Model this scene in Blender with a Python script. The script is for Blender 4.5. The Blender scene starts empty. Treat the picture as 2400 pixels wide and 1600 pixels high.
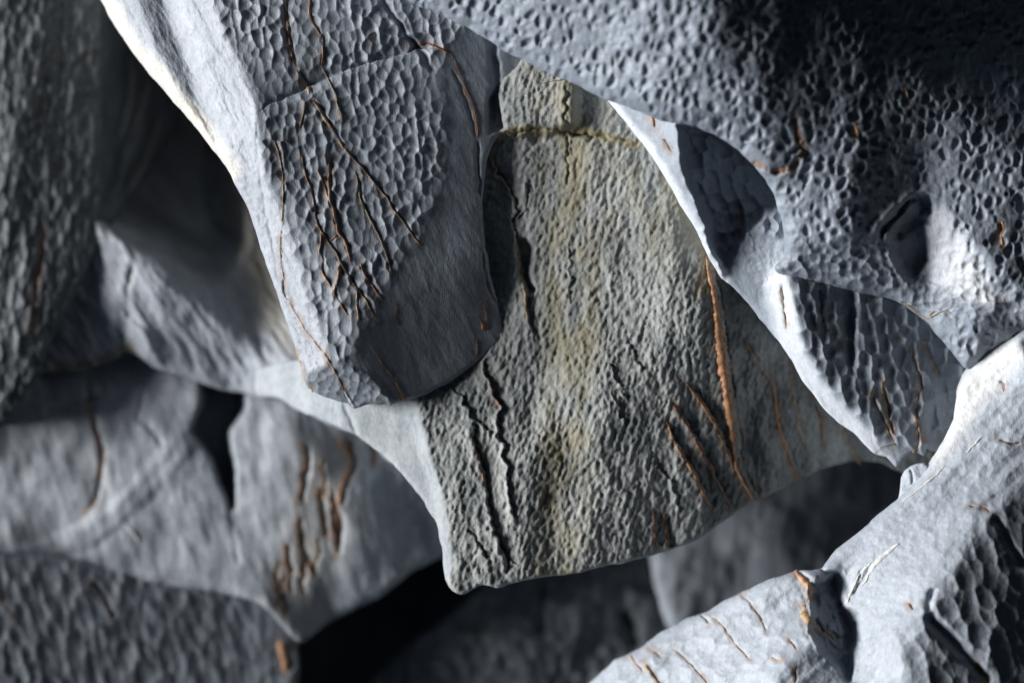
import bpy, math
import numpy as np
from mathutils import Matrix, Vector

scn = bpy.context.scene
COL = scn.collection

# ------------------------------------------------------------------ frame of reference
# Local axes: x right, y up, z towards the viewer, measured in "units" of 0.5 m / 2400.
# The rock face is steep and the viewer looks down on it, head tilted: world up lies up-left-front.
UNIT = 0.5 / 2400.0
LENS = 85.0
DIST = 2400.0 * LENS / 36.0
UP = Vector((-0.92, 0.12, 0.38)).normalized()
WX = (Vector((1, 0, 0)) - UP * UP.x).normalized()
WY = UP.cross(WX)
ROT = np.array([list(WX), list(WY), list(UP)])          # local -> world


def to_world(P):
    return (np.asarray(P, float) * UNIT) @ ROT.T


def local(px, py, z):
    """A point at depth z that the viewer sees towards (px, py) of a 2400 x 1600 frame."""
    s = 1.0 - np.asarray(z, float) / DIST
    return np.stack([(np.asarray(px, float) - 1200.0) * s, (800.0 - np.asarray(py, float)) * s,
                     np.broadcast_to(np.asarray(z, float), np.shape(s))], -1)


# ------------------------------------------------------------------ camera
cam_d = bpy.data.cameras.new('camera')
cam = bpy.data.objects.new('camera', cam_d)
COL.objects.link(cam)
cx, cy, cz = [Vector(ROT @ np.array(v, float)) for v in ((1, 0, 0), (0, 1, 0), (0, 0, 1))]
m = Matrix((cx, cy, cz)).transposed().to_4x4()
m.translation = Vector(to_world([0, 0, DIST]))
cam.matrix_world = m
cam_d.lens = LENS
cam_d.sensor_width = 36.0
cam_d.sensor_fit = 'HORIZONTAL'
cam_d.clip_start = 0.01
cam_d.clip_end = 100.0
cam_d.dof.use_dof = True
cam_d.dof.focus_distance = (DIST + 10) * UNIT
cam_d.dof.aperture_fstop = 2.0
cam_d.dof.aperture_blades = 9
scn.camera = cam

# ------------------------------------------------------------------ light
SUN_DIR = Vector((-0.93, 0.05, 0.29)).normalized()       # towards the sun, local axes
sd_w = Vector(ROT @ np.array(SUN_DIR))
elev = math.asin(sd_w.z)
rot = math.atan2(sd_w.x, sd_w.y)
world = bpy.data.worlds.new('World')
scn.world = world
world.use_nodes = True
wn = world.node_tree.nodes
wl = world.node_tree.links
sky = wn.new('ShaderNodeTexSky')
sky.sky_type = 'NISHITA'
sky.sun_disc = False
sky.sun_elevation = elev
sky.sun_rotation = rot
bg = wn['Background']
bg.inputs['Strength'].default_value = 0.05
wl.new(sky.outputs['Color'], bg.inputs['Color'])

sun_d = bpy.data.lights.new('sun', 'SUN')
sun_d.energy = 5.0
sun_d.angle = math.radians(26)
sun_d.color = (1.0, 0.985, 0.97)
sun = bpy.data.objects.new('sun', sun_d)
sun.rotation_euler = sd_w.to_track_quat('Z', 'Y').to_euler()
COL.objects.link(sun)

vs = scn.view_settings
vs.view_transform = 'Standard'
vs.look = 'None'
vs.gamma = 1.0
vs.use_curve_mapping = False
vs.exposure = 0.42

# ------------------------------------------------------------------ noise
F = np.float32


def _hash(ix, iy, seed):
    n = (ix.astype(np.int64) * 374761393 + iy.astype(np.int64) * 668265263 + seed * 974711).astype(np.uint64)
    n = n & np.uint64(0xFFFFFFFF)
    n = ((n ^ (n >> np.uint64(13))) * np.uint64(1274126177)) & np.uint64(0xFFFFFFFF)
    n = n ^ (n >> np.uint64(16))
    n = (n * np.uint64(2246822519)) & np.uint64(0xFFFFFFFF)
    return ((n ^ (n >> np.uint64(15))) & np.uint64(0xFFFFFF)).astype(F) / F(0xFFFFFF)


def perlin(x, y, seed=0):
    ix = np.floor(x); iy = np.floor(y)
    fx = x - ix; fy = y - iy
    u = fx * fx * fx * (fx * (fx * 6 - 15) + 10)
    v = fy * fy * fy * (fy * (fy * 6 - 15) + 10)

    def g(dx, dy):
        a = _hash(ix + dx, iy + dy, seed) * F(2 * math.pi)
        return np.cos(a) * (fx - dx) + np.sin(a) * (fy - dy)
    a = g(0, 0); b = g(1, 0); c = g(0, 1); d = g(1, 1)
    return ((a + (b - a) * u) * (1 - v) + (c + (d - c) * u) * v).astype(F)


def fbm(x, y, size, octs=4, seed=0, gain=0.5, stretch=1.0, ang=0.0):
    """size: feature size in units; stretch > 1 makes features long along the direction ang (degrees from vertical)."""
    ca, sa = math.cos(math.radians(ang)), math.sin(math.radians(ang))
    u = (x * ca + y * sa) / size
    v = (-x * sa + y * ca) / (size * stretch)
    out = 0; a = 1.0
    for k in range(octs):
        out = out + a * perlin(u * 2 ** k, v * 2 ** k, seed + 17 * k)
        a *= gain
    return out


def cups(x, y, cell, seed=0, stretch=1.25, ang=0.0, vary=0.3, warp=0.25):
    """Lower envelope of paraboloids: 0 in the middle of each cup, sharp rims between cups (about 0.4)."""
    ca, sa = math.cos(math.radians(ang)), math.sin(math.radians(ang))
    u = (x * ca + y * sa) / cell
    v = (-x * sa + y * ca) / (cell * stretch)
    u = u + warp * perlin(u * .7 + 3, v * .7, seed + 5)
    v = v + warp * perlin(u * .7, v * .7 + 9, seed + 6)
    ix = np.floor(u); iy = np.floor(v)
    best = np.full(x.shape, 9, F)
    for dx in (-1, 0, 1):
        for dy in (-1, 0, 1):
            jx = ix + dx; jy = iy + dy
            px = jx + .5 + .8 * (_hash(jx, jy, seed + 1) - .5)
            py = jy + .5 + .8 * (_hash(jx, jy, seed + 2) - .5)
            w = vary * _hash(jx, jy, seed + 3)
            d = (u - px) ** 2 + (v - py) ** 2 + w
            best = np.minimum(best, d)
    return best.astype(F)


def sstep(a, b, x):
    t = np.clip((x - a) / (b - a), 0, 1)
    return t * t * (3 - 2 * t)


# ------------------------------------------------------------------ polygons and lines
def smooth_line(pts, closed=False, gap=12.0):
    P = np.array(pts, float)
    n = len(P)
    out = []
    segs = n if closed else n - 1
    for i in range(segs):
        p1, p2 = P[i], P[(i + 1) % n]
        p0 = P[(i - 1) % n] if closed or i > 0 else p1
        p3 = P[(i + 2) % n] if closed or i + 2 < n else p2
        L = max(1, int(round(np.hypot(*(p2 - p1)) / gap)))
        for k in range(L):
            t = k / L
            out.append(.5 * ((2 * p1) + (p2 - p0) * t + (2 * p0 - 5 * p1 + 4 * p2 - p3) * t * t +
                             (3 * p1 - p0 - 3 * p2 + p3) * t ** 3) if n > 2 else p1 + (p2 - p1) * t)
    if not closed:
        out.append(P[-1])
    return np.array(out)


def poly_sd(poly, X, Y, near=None):
    """Signed distance, positive inside; near returns the closest points too."""
    P = np.array(poly, F)
    best = np.full(X.shape, 1e12, F)
    inside = np.zeros(X.shape, bool)
    nx = np.zeros(X.shape, F) if near else None
    ny = np.zeros(X.shape, F) if near else None
    for i in range(len(P)):
        ax, ay = P[i]; bx, by = P[(i + 1) % len(P)]
        ex, ey = bx - ax, by - ay
        wx = X - ax; wy = Y - ay
        t = np.clip((wx * ex + wy * ey) / (ex * ex + ey * ey + 1e-9), 0, 1)
        qx = ax + t * ex; qy = ay + t * ey
        d = (X - qx) ** 2 + (Y - qy) ** 2
        if near:
            m_ = d < best
            nx = np.where(m_, qx, nx); ny = np.where(m_, qy, ny)
        best = np.minimum(best, d)
        c = (ay > Y) != (by > Y)
        if ey != 0:
            inside ^= c & (wx < ex * (Y - ay) / ey)
    s = np.where(inside, np.sqrt(best), -np.sqrt(best))
    return (s, nx, ny) if near else s


def line_sd(pts, X, Y):
    """Distance to a polyline, side (+ on the right when walking down the line in a picture), and position 0..1 along it."""
    P = np.array(pts, F)
    L = np.hypot(*(P[1:] - P[:-1]).T)
    acc = np.concatenate([[0], np.cumsum(L)]) / max(L.sum(), 1e-6)
    best = np.full(X.shape, 1e12, F); side = np.zeros(X.shape, F); along = np.zeros(X.shape, F)
    for i in range(len(P) - 1):
        ax, ay = P[i]; bx, by = P[i + 1]
        ex, ey = bx - ax, by - ay
        wx = X - ax; wy = Y - ay
        t = np.clip((wx * ex + wy * ey) / (ex * ex + ey * ey + 1e-9), 0, 1)
        d = (wx - t * ex) ** 2 + (wy - t * ey) ** 2
        m_ = d < best
        side = np.where(m_, np.where(ex * wy - ey * wx > 0, -1, 1), side)
        along = np.where(m_, acc[i] + t * (acc[i + 1] - acc[i]), along)
        best = np.minimum(best, d)
    return np.sqrt(best), side, along


def integrate(p, q, h):
    """Least-squares surface whose slopes are p (along x) and q (along y)."""
    ny, nx = p.shape
    f = np.zeros((ny, nx))
    px = .5 * (p[:, 1:] + p[:, :-1]) / h
    f[:, :-1] += px; f[:, 1:] -= px
    qy = .5 * (q[1:] + q[:-1]) / h
    f[:-1] += qy; f[1:] -= qy
    f = np.concatenate([f, f[:, ::-1]], 1)
    f = np.concatenate([f, f[::-1]], 0)
    Fh = np.fft.rfft2(f)
    ky = 2 * np.cos(2 * np.pi * np.arange(2 * ny) / (2 * ny)) - 2
    kx = 2 * np.cos(2 * np.pi * np.arange(nx + 1) / (2 * nx)) - 2
    den = (ky[:, None] + kx[None, :]) / (h * h)
    den[0, 0] = 1
    Fh /= den
    Fh[0, 0] = 0
    return np.fft.irfft2(Fh, s=f.shape)[:ny, :nx].astype(F)


# ------------------------------------------------------------------ materials
def new_mat(name):
    mt = bpy.data.materials.new(name)
    mt.use_nodes = True
    return mt, mt.node_tree.nodes, mt.node_tree.links


def rock_material(name, dark, light, stain=(0.22, 0.17, 0.09), pale=(0.62, 0.61, 0.57), rough=0.46,
                  streak=2.2, bump=0.55, spec=0.4):
    mt, N, L = new_mat(name)
    b = N['Principled BSDF']
    at = N.new('ShaderNodeAttribute'); at.attribute_name = 'surf'
    mp = N.new('ShaderNodeMapping'); mp.inputs['Scale'].default_value = (1, 1 / streak, 1)
    mp.inputs['Rotation'].default_value = (0, 0, math.radians(8))
    L.new(at.outputs['Vector'], mp.inputs['Vector'])
    n1 = N.new('ShaderNodeTexNoise'); n1.inputs['Scale'].default_value = 1.6
    n1.inputs['Detail'].default_value = 9; n1.inputs['Roughness'].default_value = .62
    n2 = N.new('ShaderNodeTexNoise'); n2.inputs['Scale'].default_value = 14
    n2.inputs['Detail'].default_value = 6; n2.inputs['Roughness'].default_value = .7
    L.new(mp.outputs['Vector'], n1.inputs['Vector']); L.new(mp.outputs['Vector'], n2.inputs['Vector'])
    mx = N.new('ShaderNodeMix'); mx.data_type = 'FLOAT'; mx.inputs[0].default_value = .45
    L.new(n1.outputs['Fac'], mx.inputs[2]); L.new(n2.outputs['Fac'], mx.inputs[3])
    cr = N.new('ShaderNodeValToRGB')
    cr.color_ramp.elements[0].position = .38; cr.color_ramp.elements[0].color = (*dark, 1)
    cr.color_ramp.elements[1].position = .60; cr.color_ramp.elements[1].color = (*light, 1)
    L.new(mx.outputs[0], cr.inputs['Fac'])
    col = cr.outputs['Color']
    for attr, c in (('stain', stain), ('pale', pale), ('rust', (0.21, 0.115, 0.055))):
        a2 = N.new('ShaderNodeAttribute'); a2.attribute_name = attr
        ml = N.new('ShaderNodeMath'); ml.operation = 'MULTIPLY_ADD'
        ml.inputs[1].default_value = 1.0; ml.use_clamp = True
        # the stain's own ragged coverage
        s2 = N.new('ShaderNodeMath'); s2.operation = 'SUBTRACT'; s2.inputs[1].default_value = .5
        L.new(n2.outputs['Fac'], s2.inputs[0])
        m2 = N.new('ShaderNodeMath'); m2.operation = 'MULTIPLY'
        L.new(s2.outputs[0], m2.inputs[0]); L.new(a2.outputs['Fac'], m2.inputs[1])
        m3 = N.new('ShaderNodeMath'); m3.operation = 'MULTIPLY'; m3.inputs[1].default_value = 1.6
        L.new(m2.outputs[0], m3.inputs[0])
        L.new(a2.outputs['Fac'], ml.inputs[0]); L.new(m3.outputs[0], ml.inputs[2])
        mc = N.new('ShaderNodeMix'); mc.data_type = 'RGBA'
        L.new(ml.outputs[0], mc.inputs[0]); L.new(col, mc.inputs[6]); mc.inputs[7].default_value = (*c, 1)
        col = mc.outputs[2]
    # mineral specks: pale grains and a few iron spots
    for sc, lo, hi, c in ((26, .66, .70, (.55, .56, .57)), (7, .70, .76, (.23, .13, .07))):
        ns = N.new('ShaderNodeTexNoise'); ns.inputs['Scale'].default_value = sc
        ns.inputs['Detail'].default_value = 3
        L.new(at.outputs['Vector'], ns.inputs['Vector'])
        mr = N.new('ShaderNodeMapRange'); mr.inputs['From Min'].default_value = lo; mr.inputs['From Max'].default_value = hi
        mr.inputs['To Max'].default_value = .55
        L.new(ns.outputs['Fac'], mr.inputs['Value'])
        mc = N.new('ShaderNodeMix'); mc.data_type = 'RGBA'
        L.new(mr.outputs[0], mc.inputs[0]); L.new(col, mc.inputs[6]); mc.inputs[7].default_value = (*c, 1)
        col = mc.outputs[2]
    L.new(col, b.inputs['Base Color'])
    b.inputs['Roughness'].default_value = rough
    b.inputs['Specular IOR Level'].default_value = spec
    n3 = N.new('ShaderNodeTexNoise'); n3.inputs['Scale'].default_value = 30
    n3.inputs['Detail'].default_value = 5; n3.inputs['Roughness'].default_value = .65
    L.new(mp.outputs['Vector'], n3.inputs['Vector'])
    bp = N.new('ShaderNodeBump'); bp.inputs['Strength'].default_value = bump
    bp.inputs['Distance'].default_value = 3 * UNIT
    L.new(n3.outputs['Fac'], bp.inputs['Height'])
    L.new(bp.outputs['Normal'], b.inputs['Normal'])
    return mt


def vein_material(name, c1, c2, rough=.7):
    mt, N, L = new_mat(name)
    b = N['Principled BSDF']
    at = N.new('ShaderNodeAttribute'); at.attribute_name = 'surf'
    n = N.new('ShaderNodeTexNoise'); n.inputs['Scale'].default_value = 7
    n.inputs['Detail'].default_value = 6; n.inputs['Roughness'].default_value = .7
    L.new(at.outputs['Vector'], n.inputs['Vector'])
    cr = N.new('ShaderNodeValToRGB')
    cr.color_ramp.elements[0].position = .38; cr.color_ramp.elements[0].color = (*c1, 1)
    cr.color_ramp.elements[1].position = .62; cr.color_ramp.elements[1].color = (*c2, 1)
    L.new(n.outputs['Fac'], cr.inputs['Fac'])
    L.new(cr.outputs['Color'], b.inputs['Base Color'])
    b.inputs['Roughness'].default_value = rough
    bp = N.new('ShaderNodeBump'); bp.inputs['Strength'].default_value = .5
    bp.inputs['Distance'].default_value = 2 * UNIT
    n3 = N.new('ShaderNodeTexNoise'); n3.inputs['Scale'].default_value = 25
    L.new(at.outputs['Vector'], n3.inputs['Vector'])
    L.new(n3.outputs['Fac'], bp.inputs['Height']); L.new(bp.outputs['Normal'], b.inputs['Normal'])
    return mt


M_spur = rock_material('blue_grey_limestone', (0.178, 0.203, 0.237), (0.285, 0.318, 0.362), stain=(.66, .62, .52), pale=(.54, .58, .635))
M_lean = rock_material('olive_grey_limestone', (0.145, 0.162, 0.164), (0.40, 0.415, 0.405), stain=(.27, .24, .15), pale=(.36, .42, .49), rough=.75, spec=.25)
M_fin = rock_material('pale_blue_limestone', (0.20, 0.235, 0.278), (0.31, 0.355, 0.41), pale=(.56, .60, .65))
M_over = rock_material('pitted_limestone', (0.18, 0.21, 0.252), (0.30, 0.343, 0.40), pale=(.6, .62, .66))
M_ridge = rock_material('white_grey_limestone', (0.265, 0.30, 0.345), (0.405, 0.45, 0.505), pale=(.8, .79, .76))
M_dark = rock_material('shade_grey_limestone', (0.068, 0.08, 0.092), (0.138, 0.158, 0.178), stain=(.2, .12, .07))  # limestone with the shade of the deep gaps put into its colour
M_shade = rock_material('shade_darkened_limestone', (0.032, 0.039, 0.046), (0.078, 0.091, 0.104))  # same stone as its neighbours, its shade darkened into the colour
M_mid = rock_material('grey_limestone', (0.18, 0.202, 0.23), (0.32, 0.35, 0.39), stain=(.22, .19, .13))
M_pale = rock_material('light_grey_limestone', (0.36, 0.38, 0.41), (0.55, 0.57, 0.60), stain=(.3, .2, .12))
M_ochre = vein_material('ochre_mineral', (0.22, 0.10, 0.045), (0.48, 0.25, 0.11))
M_orange = vein_material('orange_mineral', (0.42, 0.20, 0.095), (0.66, 0.37, 0.20))
M_tan = vein_material('tan_mineral', (0.20, 0.14, 0.08), (0.50, 0.36, 0.20))
M_rust = vein_material('rust_mineral', (0.10, 0.04, 0.02), (0.24, 0.09, 0.035))
M_calcite = vein_material('white_calcite', (0.42, 0.43, 0.43), (0.66, 0.65, 0.62), .5)


# ------------------------------------------------------------------ rocks
def link_mesh(name, V, quads, mat, attrs=None, parent=None, base=None):
    """V in local units; quads (n,4); base = local point used as the object's origin."""
    base_w = to_world(base)
    W = to_world(V) - base_w
    me = bpy.data.meshes.new(name)
    me.vertices.add(len(W))
    me.vertices.foreach_set('co', W.astype(F).ravel())
    nq = len(quads)
    me.loops.add(nq * 4)
    me.loops.foreach_set('vertex_index', np.asarray(quads, np.int32).ravel())
    me.polygons.add(nq)
    me.polygons.foreach_set('loop_start', np.arange(0, nq * 4, 4, dtype=np.int32))
    me.polygons.foreach_set('use_smooth', np.ones(nq, bool))
    for k, a in (attrs or {}).items():
        if a.ndim == 2:
            at = me.attributes.new(k, 'FLOAT_VECTOR', 'POINT')
            at.data.foreach_set('vector', a.astype(F).ravel())
        else:
            at = me.attributes.new(k, 'FLOAT', 'POINT')
            at.data.foreach_set('value', a.astype(F).ravel())
    me.update(calc_edges=True)
    me.validate()
    me.materials.append(mat)
    o = bpy.data.objects.new(name, me)
    COL.objects.link(o)
    if parent is not None:
        o.parent = parent
        o.location = Vector(base_w) - parent.location
    else:
        o.location = base_w
    return o


class Rock:
    def __init__(self, name, outline, step, p=0.0, q=0.0, seed=1, rough_edge=1.5):
        self.name, self.h, self.seed = name, step, seed
        ol = smooth_line(outline, True, 12.0)
        t = np.arange(len(ol)) * 1.0
        nrm = np.roll(ol, -1, 0) - np.roll(ol, 1, 0)
        nrm = np.stack([-nrm[:, 1], nrm[:, 0]], 1) / (np.hypot(*nrm.T)[:, None] + 1e-6)
        w = perlin((ol[:, 0] / 31).astype(F), (ol[:, 1] / 31).astype(F), seed) * 2 + \
            perlin((ol[:, 0] / 13).astype(F), (ol[:, 1] / 13).astype(F), seed + 4) * 1.4
        self.ol = ol + nrm * (w * rough_edge)[:, None]
        x0, y0 = self.ol.min(0) - 3 * step
        x1, y1 = self.ol.max(0) + 3 * step
        nx = int((x1 - x0) / step) + 1; ny = int((y1 - y0) / step) + 1
        gx = x0 + np.arange(nx) * step; gy = y0 + np.arange(ny) * step
        self.x0, self.y0 = x0, y0
        self.X, self.Y = [a.astype(F) for a in np.meshgrid(gx, gy)]
        self.p = np.full(self.X.shape, p, F); self.q = np.full(self.X.shape, q, F)
        self.wx = self.X + 9 * fbm(self.X, self.Y, 70, 3, seed + 50)
        self.wy = self.Y + 9 * fbm(self.X, self.Y, 70, 3, seed + 60)
        self.attr = {'stain': np.zeros(self.X.shape, F), 'pale': np.zeros(self.X.shape, F), 'rust': np.zeros(self.X.shape, F)}
        self.kids = []

    def mask(self, poly, feather=20.0, bias=0.0):
        s = poly_sd(poly, self.wx, self.wy)
        return sstep(-feather, feather, s + bias)

    def lmask(self, pts, width, soft=None):
        d, _, _ = line_sd(pts, self.wx, self.wy)
        return 1 - sstep(width * .3, width, d)

    def slope(self, poly, p, q=0.0, feather=20.0):
        w = self.mask(poly, feather)
        self.p += (p - self.p) * w; self.q += (q - self.q) * w

    def slope_line(self, pts, width, p, q=0.0):
        w = self.lmask(pts, width)
        self.p += (p - self.p) * w; self.q += (q - self.q) * w

    def solve(self, ax, ay, az):
        self.z = integrate(self.p, self.q, self.h)
        self.z += az - self.at(np.array([ax]), np.array([ay]))[0]

    def at(self, px, py, z=None):
        z = self.z if z is None else z
        u = np.clip((np.asarray(px) - self.x0) / self.h, 0, z.shape[1] - 1.001)
        v = np.clip((np.asarray(py) - self.y0) / self.h, 0, z.shape[0] - 1.001)
        i = u.astype(int); j = v.astype(int); fu = u - i; fv = v - j
        return (z[j, i] * (1 - fu) + z[j, i + 1] * fu) * (1 - fv) + (z[j + 1, i] * (1 - fu) + z[j + 1, i + 1] * fu) * fv

    def dent(self, poly, dz, feather=15.0):
        self.z += dz * self.mask(poly, feather)

    def _win(self, pts, r):
        P = np.array(pts)
        i0 = max(0, int((P[:, 0].min() - r - self.x0) / self.h)); i1 = int((P[:, 0].max() + r - self.x0) / self.h) + 2
        j0 = max(0, int((P[:, 1].min() - r - self.y0) / self.h)); j1 = int((P[:, 1].max() + r - self.y0) / self.h) + 2
        return slice(j0, j1), slice(i0, i1)

    def groove(self, pts, width, depth, lip=0.0, drop=0.0, reach=60.0, wobble=5.0):
        """A crack along pts; lip raises its left side, drop lowers the right side and recovers over reach."""
        pts = smooth_line(pts, gap=10)
        r = max(width * 4, reach * 1.5 if drop else 0) + 12
        S = self._win(pts, r)
        X = self.X[S]; Y = self.Y[S]
        if X.size == 0:
            return
        X = X + wobble * perlin(X / 23, Y / 23, self.seed + 71) ; Y = Y + wobble * perlin(X / 23, Y / 23, self.seed + 72)
        d, side, t = line_sd(pts, X, Y)
        end = sstep(0, .12, t) * sstep(0, .12, 1 - t) * (.65 + .7 * np.clip(.5 + perlin(X / 60, Y / 60, self.seed + 73), 0, 1))
        dz = -depth * np.exp(-(d / width) ** 2) * end
        if lip:
            dz += lip * np.exp(-(d / (width * 2.2)) ** 2) * (side < 0) * end
        if drop:
            dz += np.where(side > 0, -drop * np.exp(-(d / reach) ** 2), 0) * end
        self.z[S] += dz

    def paint(self, attr, w):
        self.attr[attr] = np.maximum(self.attr[attr], w)

    def vein(self, pts, width, mat, height=2.0, name='mineral_vein', shift=0.0, wob=3.0, label=None):
        if mat is not M_calcite:                       # iron bleeds into the stone beside the filling
            wm = float(np.max(width))
            pp = smooth_line(pts, gap=14)
            S = self._win(pp, 40)
            if self.X[S].size:
                d, _, _ = line_sd(pp, self.wx[S], self.wy[S])
                g = np.clip(.5 + 1.2 * fbm(self.X[S], self.Y[S], 26, 3, self.seed + 33), 0, 1)
                self.attr['rust'][S] = np.maximum(self.attr['rust'][S], .6 * g * (1 - sstep(wm * .4, wm * .8 + 13, d)))
        self.kids.append((pts, width, mat, height, name, shift, wob, label))

    def finish(self, mat, label, category='rock', rim=10.0, thick=260.0, group=None, taper=.12, kind=None, rim_soft=1.0):
        h, X, Y = self.h, self.X, self.Y
        s, nx_, ny_ = poly_sd(self.ol, X, Y, True)
        t = np.clip(1 - s / rim, 0, 1)
        self.z = self.z - rim * rim_soft * (1 - np.sqrt(np.clip(1 - t * t, 0, 1)))
        cen = .25 * (s[1:, 1:] + s[:-1, 1:] + s[1:, :-1] + s[:-1, :-1])
        keep = cen > 0
        ny, nx = X.shape
        idx = np.arange(ny * nx).reshape(ny, nx)
        a = idx[:-1, :-1][keep]; b = idx[1:, :-1][keep]; c = idx[1:, 1:][keep]; d = idx[:-1, 1:][keep]
        quads = np.stack([a, b, c, d], 1)
        used = np.unique(quads)
        remap = np.full(ny * nx, -1); remap[used] = np.arange(len(used))
        quads = remap[quads]
        # rim vertices: edges used once
        e = np.concatenate([quads[:, [0, 1]], quads[:, [1, 2]], quads[:, [2, 3]], quads[:, [3, 0]]])
        key = np.minimum(e[:, 0], e[:, 1]) * (len(used) + 1) + np.maximum(e[:, 0], e[:, 1])
        _, inv, cnt = np.unique(key, return_inverse=True, return_counts=True)
        be = e[cnt[inv] == 1]
        bv = np.unique(be)
        px = X.ravel()[used].astype(float); py = Y.ravel()[used].astype(float); pz = self.z.ravel()[used].astype(float)
        nxu = nx_.ravel()[used]; nyu = ny_.ravel()[used]
        near = np.hypot(nxu[bv] - px[bv], nyu[bv] - py[bv]) < 1.6 * h
        sel = bv[near]
        px[sel] = nxu[sel]; py[sel] = nyu[sel]
        gy, gx = np.gradient(s)
        gl = np.hypot(gx, gy) + 1e-6
        gxu = (gx / gl).ravel()[used][bv]; gyu = (gy / gl).ravel()[used][bv]
        rings = [(.04, .02), (.15, .3), (.5, 1.0), (1.0, 1.6)]
        V = [np.stack([px, py, pz], 1)]
        ringstart = []
        base_n = len(px)
        cur = base_n
        for f, k in rings:
            ringstart.append(cur)
            wob = 1 + .25 * perlin((px[bv] / 60).astype(F), (py[bv] / 60 + f * 9).astype(F), self.seed + 90)
            V.append(np.stack([px[bv] + gxu * k * taper * thick * wob, py[bv] + gyu * k * taper * thick * wob,
                               pz[bv] - thick * f], 1))
            cur += len(bv)
        V = np.concatenate(V)
        pos = np.full(base_n, -1); pos[bv] = np.arange(len(bv))
        prev_a, prev_b = be[:, 0], be[:, 1]
        qs = [quads]
        for st in ringstart:
            na, nb = st + pos[be[:, 0]], st + pos[be[:, 1]]
            qs.append(np.stack([prev_b, prev_a, na, nb], 1))
            prev_a, prev_b = na, nb
        quads = np.concatenate(qs)
        at = {}
        for k, g in self.attr.items():
            gv = g.ravel()[used]
            at[k] = np.concatenate([gv] + [gv[bv]] * len(rings))
        at['surf'] = V / 100.0
        P3 = local(V[:, 0], V[:, 1], V[:, 2])
        base = P3.mean(0); base[2] = P3[:, 2].min() + .3 * thick
        o = link_mesh(self.name, P3, quads, mat, at, None, base)
        o['label'] = label
        if kind:
            o['kind'] = kind
        else:
            o['category'] = category
        if group:
            o['group'] = group
        self.obj = o
        for i, v in enumerate(self.kids):
            self._vein(i, *v)
        return o

    def _vein(self, i, pts, width, mat, height, name, shift, wob, label):
        L = smooth_line(pts, gap=4.0)
        n = len(L)
        tt = np.arange(n) / max(1, n - 1)
        tan = np.gradient(L, axis=0); tan /= np.hypot(*tan.T)[:, None] + 1e-6
        nr = np.stack([-tan[:, 1], tan[:, 0]], 1)          # points to the left when walking down
        sd = self.seed * 31 + i * 7
        L = L + nr * (wob * (perlin((L[:, 0] / 19).astype(F), (L[:, 1] / 19).astype(F), sd)
                             + .6 * perlin((L[:, 0] / 8).astype(F), (L[:, 1] / 8).astype(F), sd + 1)))[:, None]
        if np.isscalar(width):
            wv = np.full(n, float(width))
        else:
            wv = np.interp(tt, np.linspace(0, 1, len(width)), width)
        wv = wv * (1 + .7 * perlin((L[:, 0] / 14).astype(F), (L[:, 1] / 14 + 5).astype(F), sd + 2)
                   + .5 * perlin((L[:, 0] / 5).astype(F), (L[:, 1] / 5 + 5).astype(F), sd + 3))
        wv = np.maximum(wv, .5) * sstep(-.001, .05, tt) * sstep(-.001, .05, 1 - tt) + .25
        us = np.array([-1, -.6, 0, .6, 1])
        prof = np.array([-.8, .75, 1, .7, -.8])
        A = L[:, None, :] + nr[:, None, :] * (us[None, :, None] * wv[:, None, None] * .5 + shift)
        # ride on the upper side of the crack it fills
        zs = self.at(A[..., 0], A[..., 1])
        zmid = np.maximum(zs[:, 1:4].mean(1), np.median(zs, 1))
        zc = .5 * zs + .5 * zmid[:, None]
        hh = height * (.6 + .8 * np.abs(perlin((A[..., 0] / 6).astype(F), (A[..., 1] / 6).astype(F), sd + 5)) * 2)
        # the filling comes and goes: where it thins out it sinks below the rock
        brk = perlin((L[:, 0] / 24).astype(F), (L[:, 1] / 24 + 2).astype(F), sd + 8) + .5 * perlin((L[:, 0] / 9).astype(F), (L[:, 1] / 9).astype(F), sd + 9)
        z = zc + prof[None, :] * hh - ((0 if np.max(width) >= 9 else 2.2) * height * sstep(-.15, -.5, brk))[:, None]
        z[:, 0] = np.minimum(z[:, 0], zs[:, 0] - 1.2); z[:, 4] = np.minimum(z[:, 4], zs[:, 4] - 1.2)
        P3 = local(A[..., 0].ravel(), A[..., 1].ravel(), z.ravel())
        k = len(us)
        ii = np.arange(n - 1)[:, None] * k + np.arange(k - 1)[None, :]
        quads = np.stack([ii, ii + 1, ii + k + 1, ii + k], -1).reshape(-1, 4)
        o = link_mesh(name, P3, quads, mat, {'surf': P3 / 100.0}, self.obj, P3.mean(0))
        if label:
            o['label'] = label


def pl(*v):
    return [(v[i], v[i + 1]) for i in range(0, len(v), 2)]


# ================================================================== the rock mass behind everything
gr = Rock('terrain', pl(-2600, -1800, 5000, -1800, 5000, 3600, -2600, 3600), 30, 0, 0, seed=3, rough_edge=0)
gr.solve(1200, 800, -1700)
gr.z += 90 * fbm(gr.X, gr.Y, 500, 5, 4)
gr.finish(M_dark, 'dark rock deep in the gaps between the boulders', kind='structure', rim=100, thick=400)
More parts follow.
